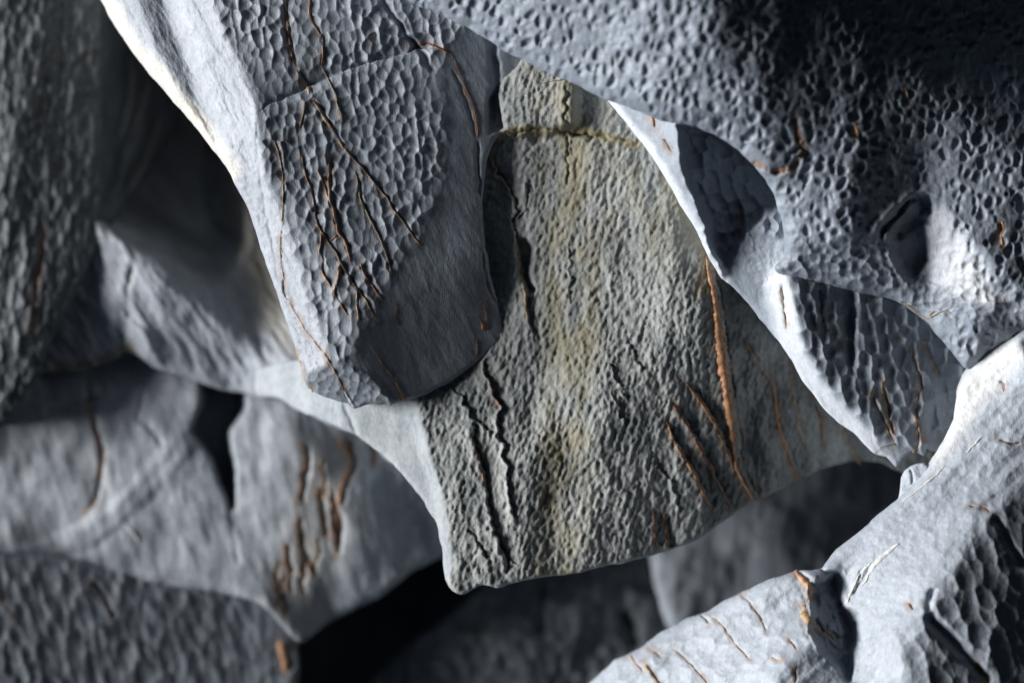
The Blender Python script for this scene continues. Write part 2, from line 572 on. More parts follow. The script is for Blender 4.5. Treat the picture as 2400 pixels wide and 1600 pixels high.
# unseen wall added behind the viewer: it blocks front sky light from the rocks
gw_y = np.linspace(-15000, 15000, 121); gw_x = np.linspace(-10500, 9000, 100)
GX, GY = np.meshgrid(gw_x, gw_y)
GZ = 7300 + 500 * fbm((GX + 20000).astype(F), (GY + 20000).astype(F), 2400, 4, 7) + 200 * fbm((GX + 20000).astype(F), (GY + 20000).astype(F), 500, 3, 8)
near_ = np.stack([GX.ravel(), GY.ravel(), GZ.ravel()], 1)
far_ = near_ + np.array([0, 0, 1500.0])
nyy, nxx = GX.shape
ii = (np.arange(nyy - 1)[:, None] * nxx + np.arange(nxx - 1)[None, :]).ravel()
qn = np.stack([ii, ii + nxx, ii + nxx + 1, ii + 1], 1)
NV = nyy * nxx
bd = np.concatenate([np.arange(nxx), np.arange(nyy)[1:] * nxx + nxx - 1, (nyy - 1) * nxx + np.arange(nxx)[::-1][1:], np.arange(nyy)[::-1][1:-1] * nxx])
b2_ = np.roll(bd, -1)
blocker = link_mesh('sky_blocking_wall', np.concatenate([near_, far_]), np.concatenate([qn, qn[:, ::-1] + NV, np.stack([bd, b2_, b2_ + NV, bd + NV], 1)]), M_dark,
                  {'surf': np.concatenate([near_, far_]) / 100, 'stain': np.zeros(2 * NV), 'pale': np.zeros(2 * NV), 'rust': np.zeros(2 * NV)}, None, near_.mean(0))
blocker['kind'] = 'structure'
blocker['label'] = 'unseen rock wall added behind the viewer to block sky light'


# ================================================================== left buttress
bt = Rock('rock_buttress', pl(-420, -300, 480, -300, 462, 60, 430, 250, 385, 350, 320, 450, 262, 525, 240, 562, 214, 612,
          188, 664, 160, 720, 131, 780, 105, 838, 80, 890, 50, 940, 20, 982, -2, 1004, -40, 1006, -120, 980, -420, 920), 3.2, -.22, 0, seed=11)
bt.slope(pl(-450, -300, 40, -300, 30, 1200, -450, 1300), .12, 0, 60)
bt.solve(60, 700, -402)
bt.z -= .9 * np.maximum(bt.X - 235, 0) * sstep(530, 440, bt.Y)
wcup = 1 - bt.mask(pl(240, -300, 600, -300, 480, 430, 250, 560, 225, 400), 35)
bt.z += 9 * cups(bt.X, bt.Y, 20, 12, 1.7, 4) * wcup + 3 * fbm(bt.X, bt.Y, 22, 3, 13, stretch=2) * (.4 + .6 * wcup)
bt.z += 14 * fbm(bt.X, bt.Y, 140, 3, 14, stretch=2.5, ang=8)
for ln in (pl(345, 180, 318, 280, 285, 380, 262, 470), pl(375, 250, 340, 360, 295, 450), pl(300, 120, 300, 220, 275, 330)):
    bt.groove(ln, 9, 14)
bt.groove(pl(105, 520, 100, 590, 88, 660, 80, 710, 75, 770), 4, 6)
bt.vein(pl(105, 540, 98, 590, 88, 660, 83, 705), 3.2, M_rust)
bt.vein(pl(82, 680, 78, 720, 74, 775), 2.4, M_tan)
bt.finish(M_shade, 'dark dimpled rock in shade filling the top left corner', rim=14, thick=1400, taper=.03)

# ================================================================== ledge behind the spur
lg = Rock('rock_ledge', pl(60, 300, 300, 240, 640, 300, 760, 700, 860, 880, 1000, 940, 1010, 1080, 930, 1092, 880, 1050, 832, 1018, 782, 1000, 732, 974, 690, 958,
          676, 945, 655, 932, 640, 934, 610, 932, 570, 922, 520, 913, 490, 904, 440, 886, 380, 868, 345, 850, 305, 822, 262, 843, 182, 866, 100, 872, 30, 890, -60, 880), 4, .12, -.1, seed=21)
lg.slope(pl(240, 545, 315, 590, 420, 680, 600, 820, 720, 900, 900, 700, 700, 200, 200, 200), -.75, .9, 30)
lg.slope(pl(500, 430, 640, 430, 700, 740, 690, 860, 600, 780, 530, 640), -.1, .25, 45)
lg.slope(pl(300, 600, 300, 740, 285, 815, 60, 880, 60, 600, 240, 548), .42, -.1, 12)
lg.slope(pl(312, 600, 420, 700, 600, 840, 690, 930, 560, 910, 400, 860, 320, 740), .22, -.25, 22)
lg.slope(pl(288, 735, 310, 750, 350, 800, 382, 855, 340, 840, 296, 800), 2.2, -.6, 5)
lg.slope(pl(560, 880, 700, 890, 800, 960, 900, 1000, 930, 1090, 830, 1010, 700, 950), .45, -.35, 22)
lg.solve(260, 700, -458)
lg.z += 190 * sstep(520, 900, lg.X + .25 * (lg.Y - 900))
lg.dent(pl(100, 100, 250, 470, 330, 530, 430, 590, 500, 620, 540, 560, 520, 440, 560, 100), -300, 60)
lg.z += 11 * fbm(lg.X, lg.Y, 34, 4, 22, .55, stretch=3.4, ang=-34)
lg.z += 14 * lg.mask(pl(288, 735, 310, 750, 350, 800, 384, 857, 340, 842, 294, 800), 7)
lg.groove(pl(312, 610, 300, 680, 300, 740, 288, 815), 7, 9)
lg.groove(pl(110, 858, 190, 852, 255, 832, 300, 812), 8, 10)
lg.paint('stain', .7 * lg.lmask(pl(60, 870, 190, 858, 255, 838, 300, 815), 26))
lg.paint('stain', .6 * lg.mask(pl(540, 430, 640, 430, 690, 740, 690, 840, 610, 760, 560, 640), 40))
lg.finish(M_mid, 'streaked grey rock ledge with a pointed left corner behind the spur', rim=12, thick=1300, taper=.03)

# ================================================================== rounded rock, lower left
rr = Rock('rounded_rock', pl(-300, 800, 300, 760, 700, 820, 1100, 1000, 1150, 1200, 1100, 1290, 1035, 1305, 960, 1345, 890, 1400, 820, 1432, 765, 1462,
          722, 1496, 700, 1504, 664, 1470, 630, 1432, 590, 1408, 500, 1385, 400, 1372, 300, 1352, 215, 1345, 150, 1318, 80, 1328, 0, 1340, -300, 1380), 4.5, .1, -.05, seed=31)
rr.slope(pl(-300, 800, 320, 840, 460, 900, 440, 1030, 260, 1200, 0, 1320, -300, 1380), .04, .12, 40)
rr.slope(pl(-300, 1120, 60, 1180, 110, 1260, 60, 1290, -300, 1330), -.35, .2, 40)
rr.slope(pl(0, 1330, 150, 1305, 300, 1200, 420, 1060, 470, 1000, 420, 1100, 330, 1220, 200, 1330), .5, -.1, 16)
rr.slope(pl(560, 930, 640, 940, 670, 1020, 640, 1120, 570, 1180, 545, 1100, 540, 1010), .5, .05, 22)
rr.slope(pl(680, 980, 760, 1000, 860, 1050, 1000, 1180, 1060, 1280, 960, 1330, 860, 1330, 840, 1150, 740, 1080), -.9, .0, 50)
rr.slope(pl(-100, 800, 340, 840, 520, 880, 700, 900, 700, 930, 480, 930, 300, 900, 60, 920, -100, 930), 0, .5, 22)
rr.slope(pl(632, 1400, 780, 1390, 730, 1660, 610, 1660), -.8, .1, 14)
rr.solve(350, 1150, -520)
rr.dent(pl(-320, 1130, 40, 1180, 150, 1235, 90, 1290, -320, 1330), -8, 50)
rr.z += 8 * rr.lmask(pl(-50, 1335, 90, 1300, 210, 1250, 310, 1170, 420, 1050), 40)
rr.dent(pl(482, 880, 575, 890, 566, 960, 538, 1010, 545, 1100, 541, 1185, 505, 1085, 455, 1015, 472, 945), -170, 11)
rr.z += 3.2 * fbm(rr.X, rr.Y, 30, 4, 32, .55, stretch=3.2, ang=-14) + 16 * fbm(rr.X, rr.Y, 170, 3, 33)
rr.groove(pl(200, 870, 210, 940, 225, 1000, 240, 1060, 235, 1120, 225, 1170, 195, 1205), 6, 7)
rr.groove(pl(345, 880, 335, 930, 325, 975, 350, 1000, 385, 1050), 6, 7)
rr.groove(pl(540, 1180, 548, 1260, 560, 1330), 7, 4)
rr.groove(pl(100, 970, 180, 950, 240, 930), 7, 7)
rr.vein(pl(203, 935, 216, 985, 228, 1030, 238, 1075, 236, 1125), 6, M_rust)
rr.vein(pl(228, 1160, 215, 1185, 196, 1206), 5, M_tan)
for ln, w in ((pl(795, 1025, 810, 1060, 820, 1078, 812, 1110, 800, 1140, 792, 1185), 12), (pl(706, 1040, 716, 1075, 706, 1130, 700, 1180), 7),
              (pl(696, 1210, 700, 1260, 712, 1295, 728, 1345), 7), (pl(666, 1275, 670, 1310, 682, 1345), 9),
              (pl(792, 1200, 790, 1250, 784, 1300), 8), (pl(742, 1140, 750, 1200, 762, 1260), 5)):
    rr.groove([(a + w * .5 + 4, b) for a, b in ln], 6, 12)
    rr.vein(ln, w * .75, M_ochre, 2.5)
rr.paint('stain', .28 * rr.mask(pl(690, 1000, 830, 1010, 820, 1300, 720, 1480, 640, 1500, 630, 1360, 680, 1200), 50))
rng = np.random.default_rng(5)
for k in range(15):
    t_ = rng.uniform(0, 1)
    sx = 815 - 165 * t_ + rng.uniform(-45, 45); sy = 1010 + 380 * t_ + rng.uniform(-20, 20)
    n_ = 5; ln = [(sx, sy)]
    for _ in range(n_ - 1):
        ln.append((ln[-1][0] + rng.uniform(-6, 9), ln[-1][1] + rng.uniform(14, 32)))
    rr.groove([(a + 5, b) for a, b in ln], 4, 8)
    rr.vein(ln, float(rng.uniform(3, 6)), (M_ochre, M_rust, M_tan)[k % 3], 1.8)
rr.vein(pl(290, 1225, 310, 1245, 326, 1270), [5, 9, 7], M_calcite, 3, name='calcite_vein')
rr.finish(M_mid, 'rounded grey rock with a dark hollow and ochre streaks on its right side', rim=26, thick=1300, taper=.03)

# ================================================================== dimpled rock, bottom left
dr = Rock('dimpled_rock', pl(-300, 1310, 60, 1300, 250, 1320, 480, 1350, 600, 1370, 640, 1402, 676, 1460, 698, 1520, 702, 1570, 690, 1640, 640, 1800, -300, 1850), 4.5, -.1, -.1, seed=41)
dr.slope(pl(-300, 1290, 700, 1300, 680, 1480, 400, 1500, 0, 1470, -300, 1450), -.42, .1, 35)
dr.slope(pl(-300, 1500, 300, 1490, 560, 1540, 600, 1800, -300, 1900), -.2, -.15, 35)
dr.solve(300, 1450, -525)
dr.z += 8 * cups(dr.X, dr.Y, 24, 42, 2.0, -12) + 4 * fbm(dr.X, dr.Y, 30, 3, 43, stretch=2.2, ang=-15)
dr.groove(pl(215, 1360, 240, 1390, 255, 1420, 268, 1450), 5, 9)
dr.vein(pl(215, 1362, 238, 1388, 253, 1418, 264, 1445), 4.5, M_rust)
for ln, w in ((pl(640, 1400, 655, 1418, 670, 1438, 682, 1464, 690, 1490, 694, 1512), 16), (pl(660, 1400, 676, 1425, 690, 1455), 9), (pl(655, 1505, 664, 1535, 668, 1572), 20)):
    dr.groove([(a + w * .5 + 5, b) for a, b in ln], 7, 14)
    dr.vein(ln, w, M_orange, 3)
dr.vein(pl(5, 1390, 15, 1420, 28, 1445), 6, M_rust)
dr.vein(pl(340, 1512, 352, 1535, 362, 1555), [4, 8, 6], M_calcite, 2, name='calcite_vein')
dr.finish(M_mid, 'dark dimpled rock lying across the bottom left corner', rim=22, thick=1300, taper=.03)

# ================================================================== rough and smooth rocks, bottom centre
ro = Rock('rough_rock', pl(800, 1760, 850, 1620, 930, 1530, 1060, 1430, 1200, 1310, 1280, 1240, 1400, 1240, 1560, 1220, 1570, 1330, 1560, 1420, 1590, 1480, 1640, 1700, 1400, 1850, 800, 1850), 4.5, .02, .25, seed=51)
ro.slope(pl(1300, 1380, 1540, 1320, 1560, 1480, 1400, 1600, 1280, 1540), -.25, .1, 40)
ro.slope(pl(1000, 1560, 1280, 1480, 1420, 1600, 1300, 1800, 900, 1800), -.15, .1, 40)
ro.solve(1350, 1480, -860)
ro.dent(pl(1470, 1380, 1540, 1385, 1540, 1490, 1510, 1520), 18, 12)
ro.z += 30 * fbm(ro.X, ro.Y, 120, 4, 52) + 11 * fbm(ro.X, ro.Y, 34, 4, 53)
ro.groove(pl(1268, 1360, 1270, 1420, 1262, 1490), 12, 22)
ro.groove(pl(1458, 1430, 1480, 1470, 1490, 1520), 14, 26)
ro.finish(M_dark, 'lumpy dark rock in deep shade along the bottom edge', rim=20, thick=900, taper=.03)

sm = Rock('smooth_rock', pl(1530, 1230, 1700, 1120, 1900, 1000, 2100, 980, 2300, 1000, 2300, 1400, 1900, 1560, 1640, 1580, 1580, 1490, 1556, 1450, 1538, 1385, 1526, 1330), 4.5, -.2, .1, seed=61)
sm.slope(pl(1530, 1300, 1560, 1300, 1590, 1480, 1560, 1480), .15, 0, 12)
sm.slope(pl(1560, 1330, 1700, 1280, 1900, 1230, 1860, 1290, 1650, 1370, 1570, 1410), -.05, -.05, 25)
sm.slope(pl(1780, 1180, 2100, 1050, 2200, 1150, 1950, 1300, 1850, 1260), -.75, .2, 40)
sm.solve(1600, 1400, -720)
sm.z += 3 * fbm(sm.X, sm.Y, 26, 4, 62, stretch=3) + 14 * fbm(sm.X, sm.Y, 150, 3, 63)
sm.finish(M_mid, 'smooth dark rock below the leaning rock, left edge cracked off', rim=24, thick=900, taper=.03)

# ================================================================== leaning olive rock in the middle
ln_ = Rock('leaning_rock', pl(1260, -120, 1250, 60, 1218, 148, 1186, 176, 1172, 200, 1168, 232, 1175, 270, 1179, 300, 1160, 311, 1146, 332, 1120, 420, 1060, 560, 940, 760, 800, 840, 680, 845, 585, 872, 560, 902, 600, 927, 656, 934, 692, 957, 732, 974, 790, 1000, 832, 1018,
           880, 1052, 930, 1096, 976, 1150, 1006, 1196, 1026, 1236, 1035, 1280, 1038, 1320, 1045, 1358, 1060, 1383, 1082, 1393, 1102, 1385, 1132, 1372,
           1165, 1376, 1205, 1365, 1250, 1356, 1300, 1350, 1360, 1341, 1402, 1330, 1450, 1320, 1520, 1304, 1572, 1286, 1632, 1266, 1682, 1230,
           1750, 1184, 1802, 1160, 1862, 1130, 1950, 1092, 2040, 1080, 2200, 1120, 2330, 1000, 2300, 600, 1950, 200, 1800, -120), 2.8, .05, -.06, seed=71, rough_edge=1.8)
ln_.slope(pl(500, 800, 930, 800, 955, 900, 975, 980, 1000, 1060, 1022, 1140, 1040, 1230, 1055, 1300, 1040, 1400, 980, 1400, 500, 1000), .5, .05, 9)
ln_.slope(pl(500, 820, 790, 820, 815, 900, 850, 1010, 830, 1040, 500, 960), .62, -.1, 9)
ln_.slope(pl(930, 880, 965, 880, 985, 980, 1012, 1060, 1035, 1140, 1055, 1230, 1072, 1330, 1050, 1380, 1035, 1300, 1022, 1220, 995, 1110, 965, 1020), 1.1, .1, 7)
ln_.slope(pl(1700, 600, 1790, 700, 2000, 900, 2100, 1100, 1860, 1140, 1770, 1190, 1735, 1100, 1720, 1000, 1712, 880, 1690, 780), -.35, 0, 12)
ln_.slope(pl(1090, 820, 1240, 740, 1330, 1000, 1300, 1360, 1080, 1400, 1060, 1250), -.26, 0, 50)
ln_.slope(pl(1180, 150, 1330, 150, 1330, 300, 1180, 310), .16, .05, 14)
ln_.slope(pl(1260, 330, 1600, 330, 1600, 780, 1480, 1000, 1250, 1000), .25, -.05, 50)
ln_.slope(pl(1040, 300, 1235, 330, 1240, 800, 1060, 840), .12, 0, 30)
ln_.slope(pl(1420, 900, 1640, 900, 1760, 1180, 1560, 1330, 1380, 1340), -.24, -.1, 60)
ln_.solve(1300, 700, -92)
ln_.z += 38 * ln_.mask(pl(1100, -100, 1360, -100, 1350, 300, 1140, 322), 16)
ln_.z -= .1 * (np.clip(ln_.X, 1400, 1660) - 1400) * sstep(700, 950, ln_.Y)
ln_.z -= .42 * np.maximum(ln_.X - 1645, 0) + 45 * sstep(1560, 1690, ln_.X) * sstep(620, 540, ln_.Y) + 34 * sstep(1250, 1030, ln_.X) * sstep(430, 600, ln_.Y)
wt = 1 - ln_.mask(pl(480, 780, 945, 800, 965, 880, 985, 980, 1010, 1060, 1032, 1140, 1050, 1230, 1062, 1310, 1040, 1400, 900, 1400, 480, 1000), 7)
b1 = fbm(ln_.X, ln_.Y, 10, 4, 72, .5, stretch=2.1, ang=18)
b2 = np.abs(perlin(ln_.X / 30 + .4 * b1, ln_.Y / 52 + .4 * b1, 73))
ln_.z += wt * (5.2 * b1 - 1.2 * (1 - 2 * b2).clip(0, 1) + 10 * fbm(ln_.X, ln_.Y, 90, 3, 74, stretch=2.2))
ln_.z += (1 - wt) * 1.5 * fbm(ln_.X, ln_.Y, 30, 3, 75, stretch=4, ang=-15)
S_ = (
    (pl(1655, 598, 1660, 640, 1668, 668, 1675, 700, 1680, 740, 1685, 790, 1692, 840, 1697, 880, 1703, 920, 1708, 960, 1713, 1000, 1719, 1050, 1724, 1090, 1745, 1135, 1768, 1175),
     [6, 10, 14, 19, 28, 30, 28, 25, 15, 9, 6, 4], 48, 70, M_orange),
    (pl(1608, 896, 1630, 925, 1655, 960, 1676, 995, 1695, 1040, 1710, 1078, 1720, 1094), [4, 10, 9, 6, 4, 3], 22, 40, M_ochre),
    (pl(1575, 945, 1600, 980, 1616, 1005, 1640, 1050, 1660, 1085, 1680, 1130, 1700, 1170, 1715, 1196), [8, 7, 6, 5, 4, 3], 22, 40, M_rust),
    (pl(1560, 985, 1570, 1010, 1585, 1045, 1605, 1075, 1620, 1098, 1636, 1130, 1650, 1160, 1665, 1196), [4, 6, 8, 8, 5, 4], 22, 42, M_ochre),
    (pl(1808, 888, 1815, 930, 1820, 980, 1830, 1020, 1845, 1060, 1860, 1100, 1872, 1130), [5, 9, 8, 6, 5, 5], 22, 40, M_ochre),
    (pl(1852, 850, 1858, 900, 1862, 940, 1870, 980, 1880, 1040), [4, 5, 5, 4], 16, 30, M_tan),
    (pl(1905, 915, 1913, 955, 1924, 985, 1927, 1035), [3, 6, 6, 3], 14, 30, M_rust),
    (pl(1970, 985, 1985, 1028, 2000, 1058, 2016, 1090), [4, 6, 6, 5], 18, 30, M_tan),
    (pl(1531, 1203, 1536, 1235, 1535, 1280), [4, 6, 4], 10, 18, M_rust),
    (pl(1557, 1203, 1562, 1240, 1566, 1285), [4, 6, 4], 14, 24, M_rust),
    (pl(1745, 800, 1765, 835, 1790, 870, 1806, 890), [2, 4, 3], 14, 30, M_tan),
)
for lnp, w, drop, reach, mt in S_:
    k = max(w) * .5
    ln_.groove([(a + k + 1, b) for a, b in lnp], 4, drop * .16, 2, drop * (.75 if mt is M_orange else .5), reach, wobble=7)
    ln_.vein(lnp, w, mt, 6 if mt is M_orange else 2.2, wob=2.4)
for lnp, w, d_, lip in (
    (pl(1145, 350, 1165, 400, 1190, 440, 1205, 470, 1205, 520, 1215, 560, 1225, 620, 1235, 690, 1240, 750, 1262, 805), 7, 14, 7),
    (pl(1145, 825, 1140, 870, 1160, 920, 1172, 950, 1167, 990, 1175, 1030, 1187, 1080, 1192, 1150, 1202, 1200, 1217, 1235), 8, 18, 9),
    (pl(1100, 975, 1113, 1040, 1130, 1090, 1135, 1130, 1145, 1180, 1157, 1230, 1175, 1290, 1192, 1355), 9, 22, 8),
    (pl(1055, 900, 1080, 935, 1100, 965, 1130, 1000, 1162, 1022), 6, 12, 8),
    (pl(1240, 420, 1232, 470, 1212, 520), 5, 9, 6),
    (pl(1325, 180, 1326, 250, 1325, 310, 1330, 380, 1325, 450), 6, 12, 0),
    (pl(1330, 560, 1338, 630, 1335, 720), 4, 7, 3),
    (pl(1150, 325, 1200, 312, 1270, 306, 1330, 310, 1380, 318, 1420, 316, 1470, 330, 1500, 345), 8, 16, 0),
    (pl(1340, 312, 1385, 322, 1425, 316), 14, 20, 0),
    (pl(1470, 800, 1490, 840, 1510, 880), 5, 6, 6), (pl(1425, 850, 1450, 895, 1478, 945), 5, 7, 5),
    (pl(1435, 915, 1450, 960, 1465, 1000), 5, 6, 5), (pl(1535, 1070, 1560, 1110, 1580, 1150, 1595, 1210), 5, 8, 5),
    (pl(1095, 1240, 1120, 1270, 1140, 1310), 7, 11, 5), (pl(1180, 1290, 1210, 1330), 6, 9, 4)):
    ln_.groove(lnp, w * .45, d_ * .4, lip, d_ * .35, 24, wobble=15)
ln_.dent(pl(1213, 560, 1235, 560, 1248, 585, 1240, 625, 1250, 680, 1236, 690, 1224, 640, 1214, 600), -26, 8)
ln_.dent(pl(1235, 300, 1270, 302, 1275, 330, 1245, 340), -12, 8)
blot = np.clip(.55 + 1.1 * fbm(ln_.X, ln_.Y, 60, 4, 77, .6, stretch=2.4), 0, 1)
ln_.paint('stain', .75 * blot * ln_.lmask(pl(1325, 150, 1330, 400, 1340, 600, 1345, 800, 1330, 1000, 1320, 1200, 1310, 1360), 95))
ln_.paint('stain', .7 * ln_.lmask(pl(1326, 160, 1325, 310, 1332, 420), 18))
ln_.paint('stain', .95 * ln_.lmask(pl(1150, 328, 1200, 312, 1270, 305, 1330, 310, 1400, 318, 1490, 340), 20))
ln_.paint('stain', .4 * blot * ln_.mask(pl(1240, 150, 1420, 210, 1560, 400, 1640, 600, 1560, 640, 1420, 560, 1300, 560), 60))
ln_.paint('stain', .6 * ln_.lmask(pl(1560, 420, 1610, 520, 1650, 600, 1640, 680), 26))
ln_.vein(pl(1145, 360, 1165, 402, 1188, 440, 1202, 470), 4, M_tan, 2)
ln_.vein(pl(1212, 560, 1218, 600, 1226, 640, 1234, 690, 1240, 745), 6, M_tan, 3, shift=4)
ln_.vein(pl(1110, 1030, 1126, 1085, 1134, 1130), 4, M_rust, 2)
ln_.vein(pl(1138, 860, 1158, 918, 1170, 950), 4, M_rust, 2)
ln_.z -= .95 * np.maximum(800 - ln_.X, 0)
ln_.paint('pale', .35 * (1 - wt))
ln_.groove(pl(800, 930, 822, 985, 840, 1022), 6, 6)
ln_.finish(M_lean, 'rough olive grey rock leaning in the middle with ochre cracks on its right', rim=12, thick=240)

# ================================================================== pale fin on the right
fn = Rock('rock_fin', pl(1330, 80, 1380, 170, 1425, 237, 1450, 267, 1482, 308, 1520, 356, 1550, 402, 1576, 447, 1600, 490, 1620, 522, 1642, 562, 1665, 610, 1690, 650,
          1712, 667, 1736, 692, 1760, 720, 1780, 746, 1802, 772, 1830, 806, 1856, 846, 1880, 890, 1910, 930, 1936, 963, 1966, 990, 2000, 1013, 2025, 1040,
          2050, 1063, 2078, 1071, 2090, 1084, 2100, 1095, 2113, 1082, 2130, 1066, 2150, 1061, 2166, 1068, 2172, 1052, 2200, 1060, 2260, 1040, 2360, 960, 2400, 800, 2300, 600,
          2000, 400, 1800, 200, 1600, 60), 2.5, -.4, 0, seed=81, rough_edge=1.0)
fn.slope(pl(1300, 60, 1600, 200, 1590, 300, 1600, 400, 1630, 490, 1665, 575, 1696, 645, 1660, 640, 1300, 240), .9, -.05, 8)
fn.slope(pl(1380, 150, 1425, 235, 1520, 355, 1600, 490, 1690, 650, 1692, 640, 1560, 400, 1530, 320, 1470, 240), 1.4, -.2, 7)
fn.slope(pl(1592, 296, 1660, 300, 1740, 360, 1800, 430, 1760, 520, 1715, 600, 1690, 640, 1660, 570, 1625, 480, 1600, 400), -.45, .0, 10)
fn.slope(pl(1740, 480, 1835, 460, 1850, 600, 1830, 700, 1850, 790, 1800, 780, 1700, 670, 1690, 640, 1715, 590), .5, -.1, 14)
fn.slope(pl(1790, 650, 1850, 650, 1870, 740, 1890, 820, 1930, 890, 1985, 950, 2060, 1030, 2080, 1070, 2000, 1020, 1860, 860, 1780, 750), .95, -.1, 10)
fn.slope(pl(1858, 650, 2000, 660, 2200, 740, 2260, 850, 2220, 1060, 2170, 1070, 2090, 1040, 1990, 940, 1935, 880, 1895, 810, 1875, 740), -.54, -.05, 12)
fn.slope(pl(1960, 660, 1985, 660, 1995, 850, 1975, 850), -1.6, 0, 7)
fn.slope(pl(1988, 660, 2006, 660, 2014, 860, 1998, 860), 1.3, 0, 6)
fn.slope(pl(2195, 860, 2300, 820, 2300, 1060, 2178, 1060), -.55, 0, 8)
fn.slope(pl(2170, 840, 2198, 860, 2182, 1060, 2166, 1050), -1.3, 0, 5)
fn.slope(pl(2040, 1010, 2080, 1000, 2160, 1040, 2170, 1070, 2100, 1100), .12, -.2, 10)
fn.solve(1800, 700, -30)
fn.z += .12 * np.maximum(fn.X - 1800, 0)
fn.dent(pl(1594, 300, 1660, 300, 1740, 356, 1900, 330, 1900, 470, 1790, 490, 1730, 560, 1697, 618, 1676, 570, 1640, 480, 1612, 400), -84, 15)
wc1 = fn.mask(pl(1588, 296, 1660, 296, 1740, 350, 1840, 440, 1830, 560, 1760, 540, 1715, 600, 1690, 640, 1655, 570, 1622, 480, 1598, 400), 10)
wc2 = fn.mask(pl(1862, 660, 2000, 660, 2200, 740, 2320, 850, 2300, 1080, 2120, 1050, 2060, 1030, 1985, 955, 1925, 890, 1885, 820, 1866, 740), 14)
fn.z += 18 * cups(fn.X, fn.Y, 26, 82, 1.35, -12) * wc2 + 30 * cups(fn.X, fn.Y, 24, 83, 1.3, -20) * wc1
fn.z += (1 - np.maximum(wc1, wc2)) * 1.6 * fbm(fn.X, fn.Y, 18, 4, 84, stretch=2.5, ang=-25)
fn.z += 2.2 * fbm(fn.X, fn.Y, 16, 3, 85) * fn.mask(pl(1740, 480, 1835, 460, 1850, 620, 1800, 700, 1720, 600), 20)
fn.groove(pl(1920, 672, 1923, 720, 1926, 760), 4, 6, 3)
fn.groove(pl(1700, 480, 1715, 520, 1722, 570), 14, 16)
fn.groove(pl(1748, 535, 1760, 560, 1766, 580), 3, -3)
for lnp, w, mt in ((pl(2135, 820, 2150, 870, 2155, 900, 2148, 940), 2.6, M_tan), (pl(2140, 950, 2148, 985, 2160, 1012, 2170, 1040), 3.4, M_ochre),
                   (pl(2147, 990, 2150, 1020, 2149, 1042, 2139, 1062), 4.0, M_tan), (pl(2163, 800, 2180, 840, 2198, 878), 2.2, M_tan),
                   (pl(2066, 895, 2076, 960, 2082, 990, 2092, 1015), [4, 10, 12, 6], M_tan), (pl(2035, 920, 2052, 950, 2070, 985, 2085, 1020, 2100, 1047), 3, M_tan),
                   (pl(1527, 270, 1530, 285, 1532, 302), [8, 7, 3], M_ochre), (pl(1552, 325, 1562, 340, 1572, 356), 3, M_tan),
                   (pl(1735, 480, 1738, 530, 1732, 560), 2, M_rust), (pl(1830, 660, 1836, 720, 1842, 770), 3, M_tan)):
    fn.groove([(a + 3, b) for a, b in lnp], 4, 5)
    fn.vein(lnp, w, mt, 1.8, wob=2)
fn.paint('pale', .95 * fn.lmask(pl(1400, 190, 1425, 240, 1520, 358, 1600, 492, 1690, 652), 26))  # light on the left flank painted in as a paler colour
fn.paint('pale', .95 * fn.lmask(pl(1820, 650, 1850, 800, 1880, 880, 1960, 980, 2060, 1060), 44))  # lower lit edge brightened the same way, in the colour
fn.finish(M_fin, 'pale blue fin of rock tapering to a point above the bright ridge', rim=10, thick=220)

# ================================================================== bright ridge, lower right
rg = Rock('ridge_rock', pl(1340, 1640, 1380, 1600, 1410, 1575, 1440, 1546, 1476, 1530, 1510, 1511, 1546, 1481, 1590, 1460, 1610, 1446, 1650, 1435, 1700, 1405, 1740, 1386, 1800, 1358,
          1836, 1346, 1866, 1338, 1900, 1334, 1928, 1330, 1940, 1310, 1960, 1286, 1990, 1264, 2020, 1240, 2060, 1202, 2100, 1172, 2150, 1120, 2195, 1056, 2206, 1040, 2226, 1000,
          2236, 970, 2240, 930, 2246, 900, 2256, 878, 2268, 858, 2300, 822, 2340, 800, 2376, 785, 2440, 740, 2760, 700, 2760, 1900, 1300, 1900), 2.8, .6, .35, seed=91, rough_edge=1.3)
rg.slope(pl(2040, 1640, 2100, 1500, 2180, 1420, 2230, 1300, 2300, 1220, 2420, 1130, 2780, 1000, 2780, 1900, 2000, 1900), -.58, .12, 55)
rg.slope(pl(2330, 1640, 2330, 1480, 2400, 1300, 2500, 1200, 2780, 1100, 2780, 1900), -.9, .1, 40)
rg.slope(pl(2375, 790, 2430, 760, 2760, 700, 2760, 1000, 2440, 980, 2395, 830), -.9, -.2, 10)
rg.slope(pl(1990, 1420, 2010, 1590, 2060, 1640, 2170, 1640, 2080, 1480), .5, .1, 25)
rg.slope(pl(1900, 1330, 1990, 1330, 1965, 1430, 2000, 1470, 1990, 1590, 1900, 1500, 1915, 1460, 1905, 1400), -.8, .1, 10)
rg.slope(pl(1780, 1380, 1870, 1345, 1900, 1400, 1880, 1430, 1800, 1430), -.35, -.1, 8)
rg.slope(pl(1810, 1580, 1900, 1520, 1990, 1580, 2070, 1650, 1850, 1700), -.7, .1, 14)
rg.solve(2150, 1250, 40)
rg.dent(pl(1905, 1370, 1960, 1350, 1975, 1420, 2000, 1460, 1995, 1590, 1940, 1540, 1905, 1480), -58, 12)
rg.z += 9 * fbm(rg.X, rg.Y, 22, 4, 96, .6, stretch=2, ang=-20) * rg.mask(pl(1880, 1350, 1975, 1345, 1990, 1420, 2010, 1460, 2005, 1590, 1930, 1560, 1885, 1480), 14)
rg.dent(pl(1965, 1410, 2010, 1440, 2010, 1500, 1985, 1520), -34, 8)
rg.dent(pl(1925, 1335, 1975, 1340, 1985, 1380, 1950, 1400), -22, 8)
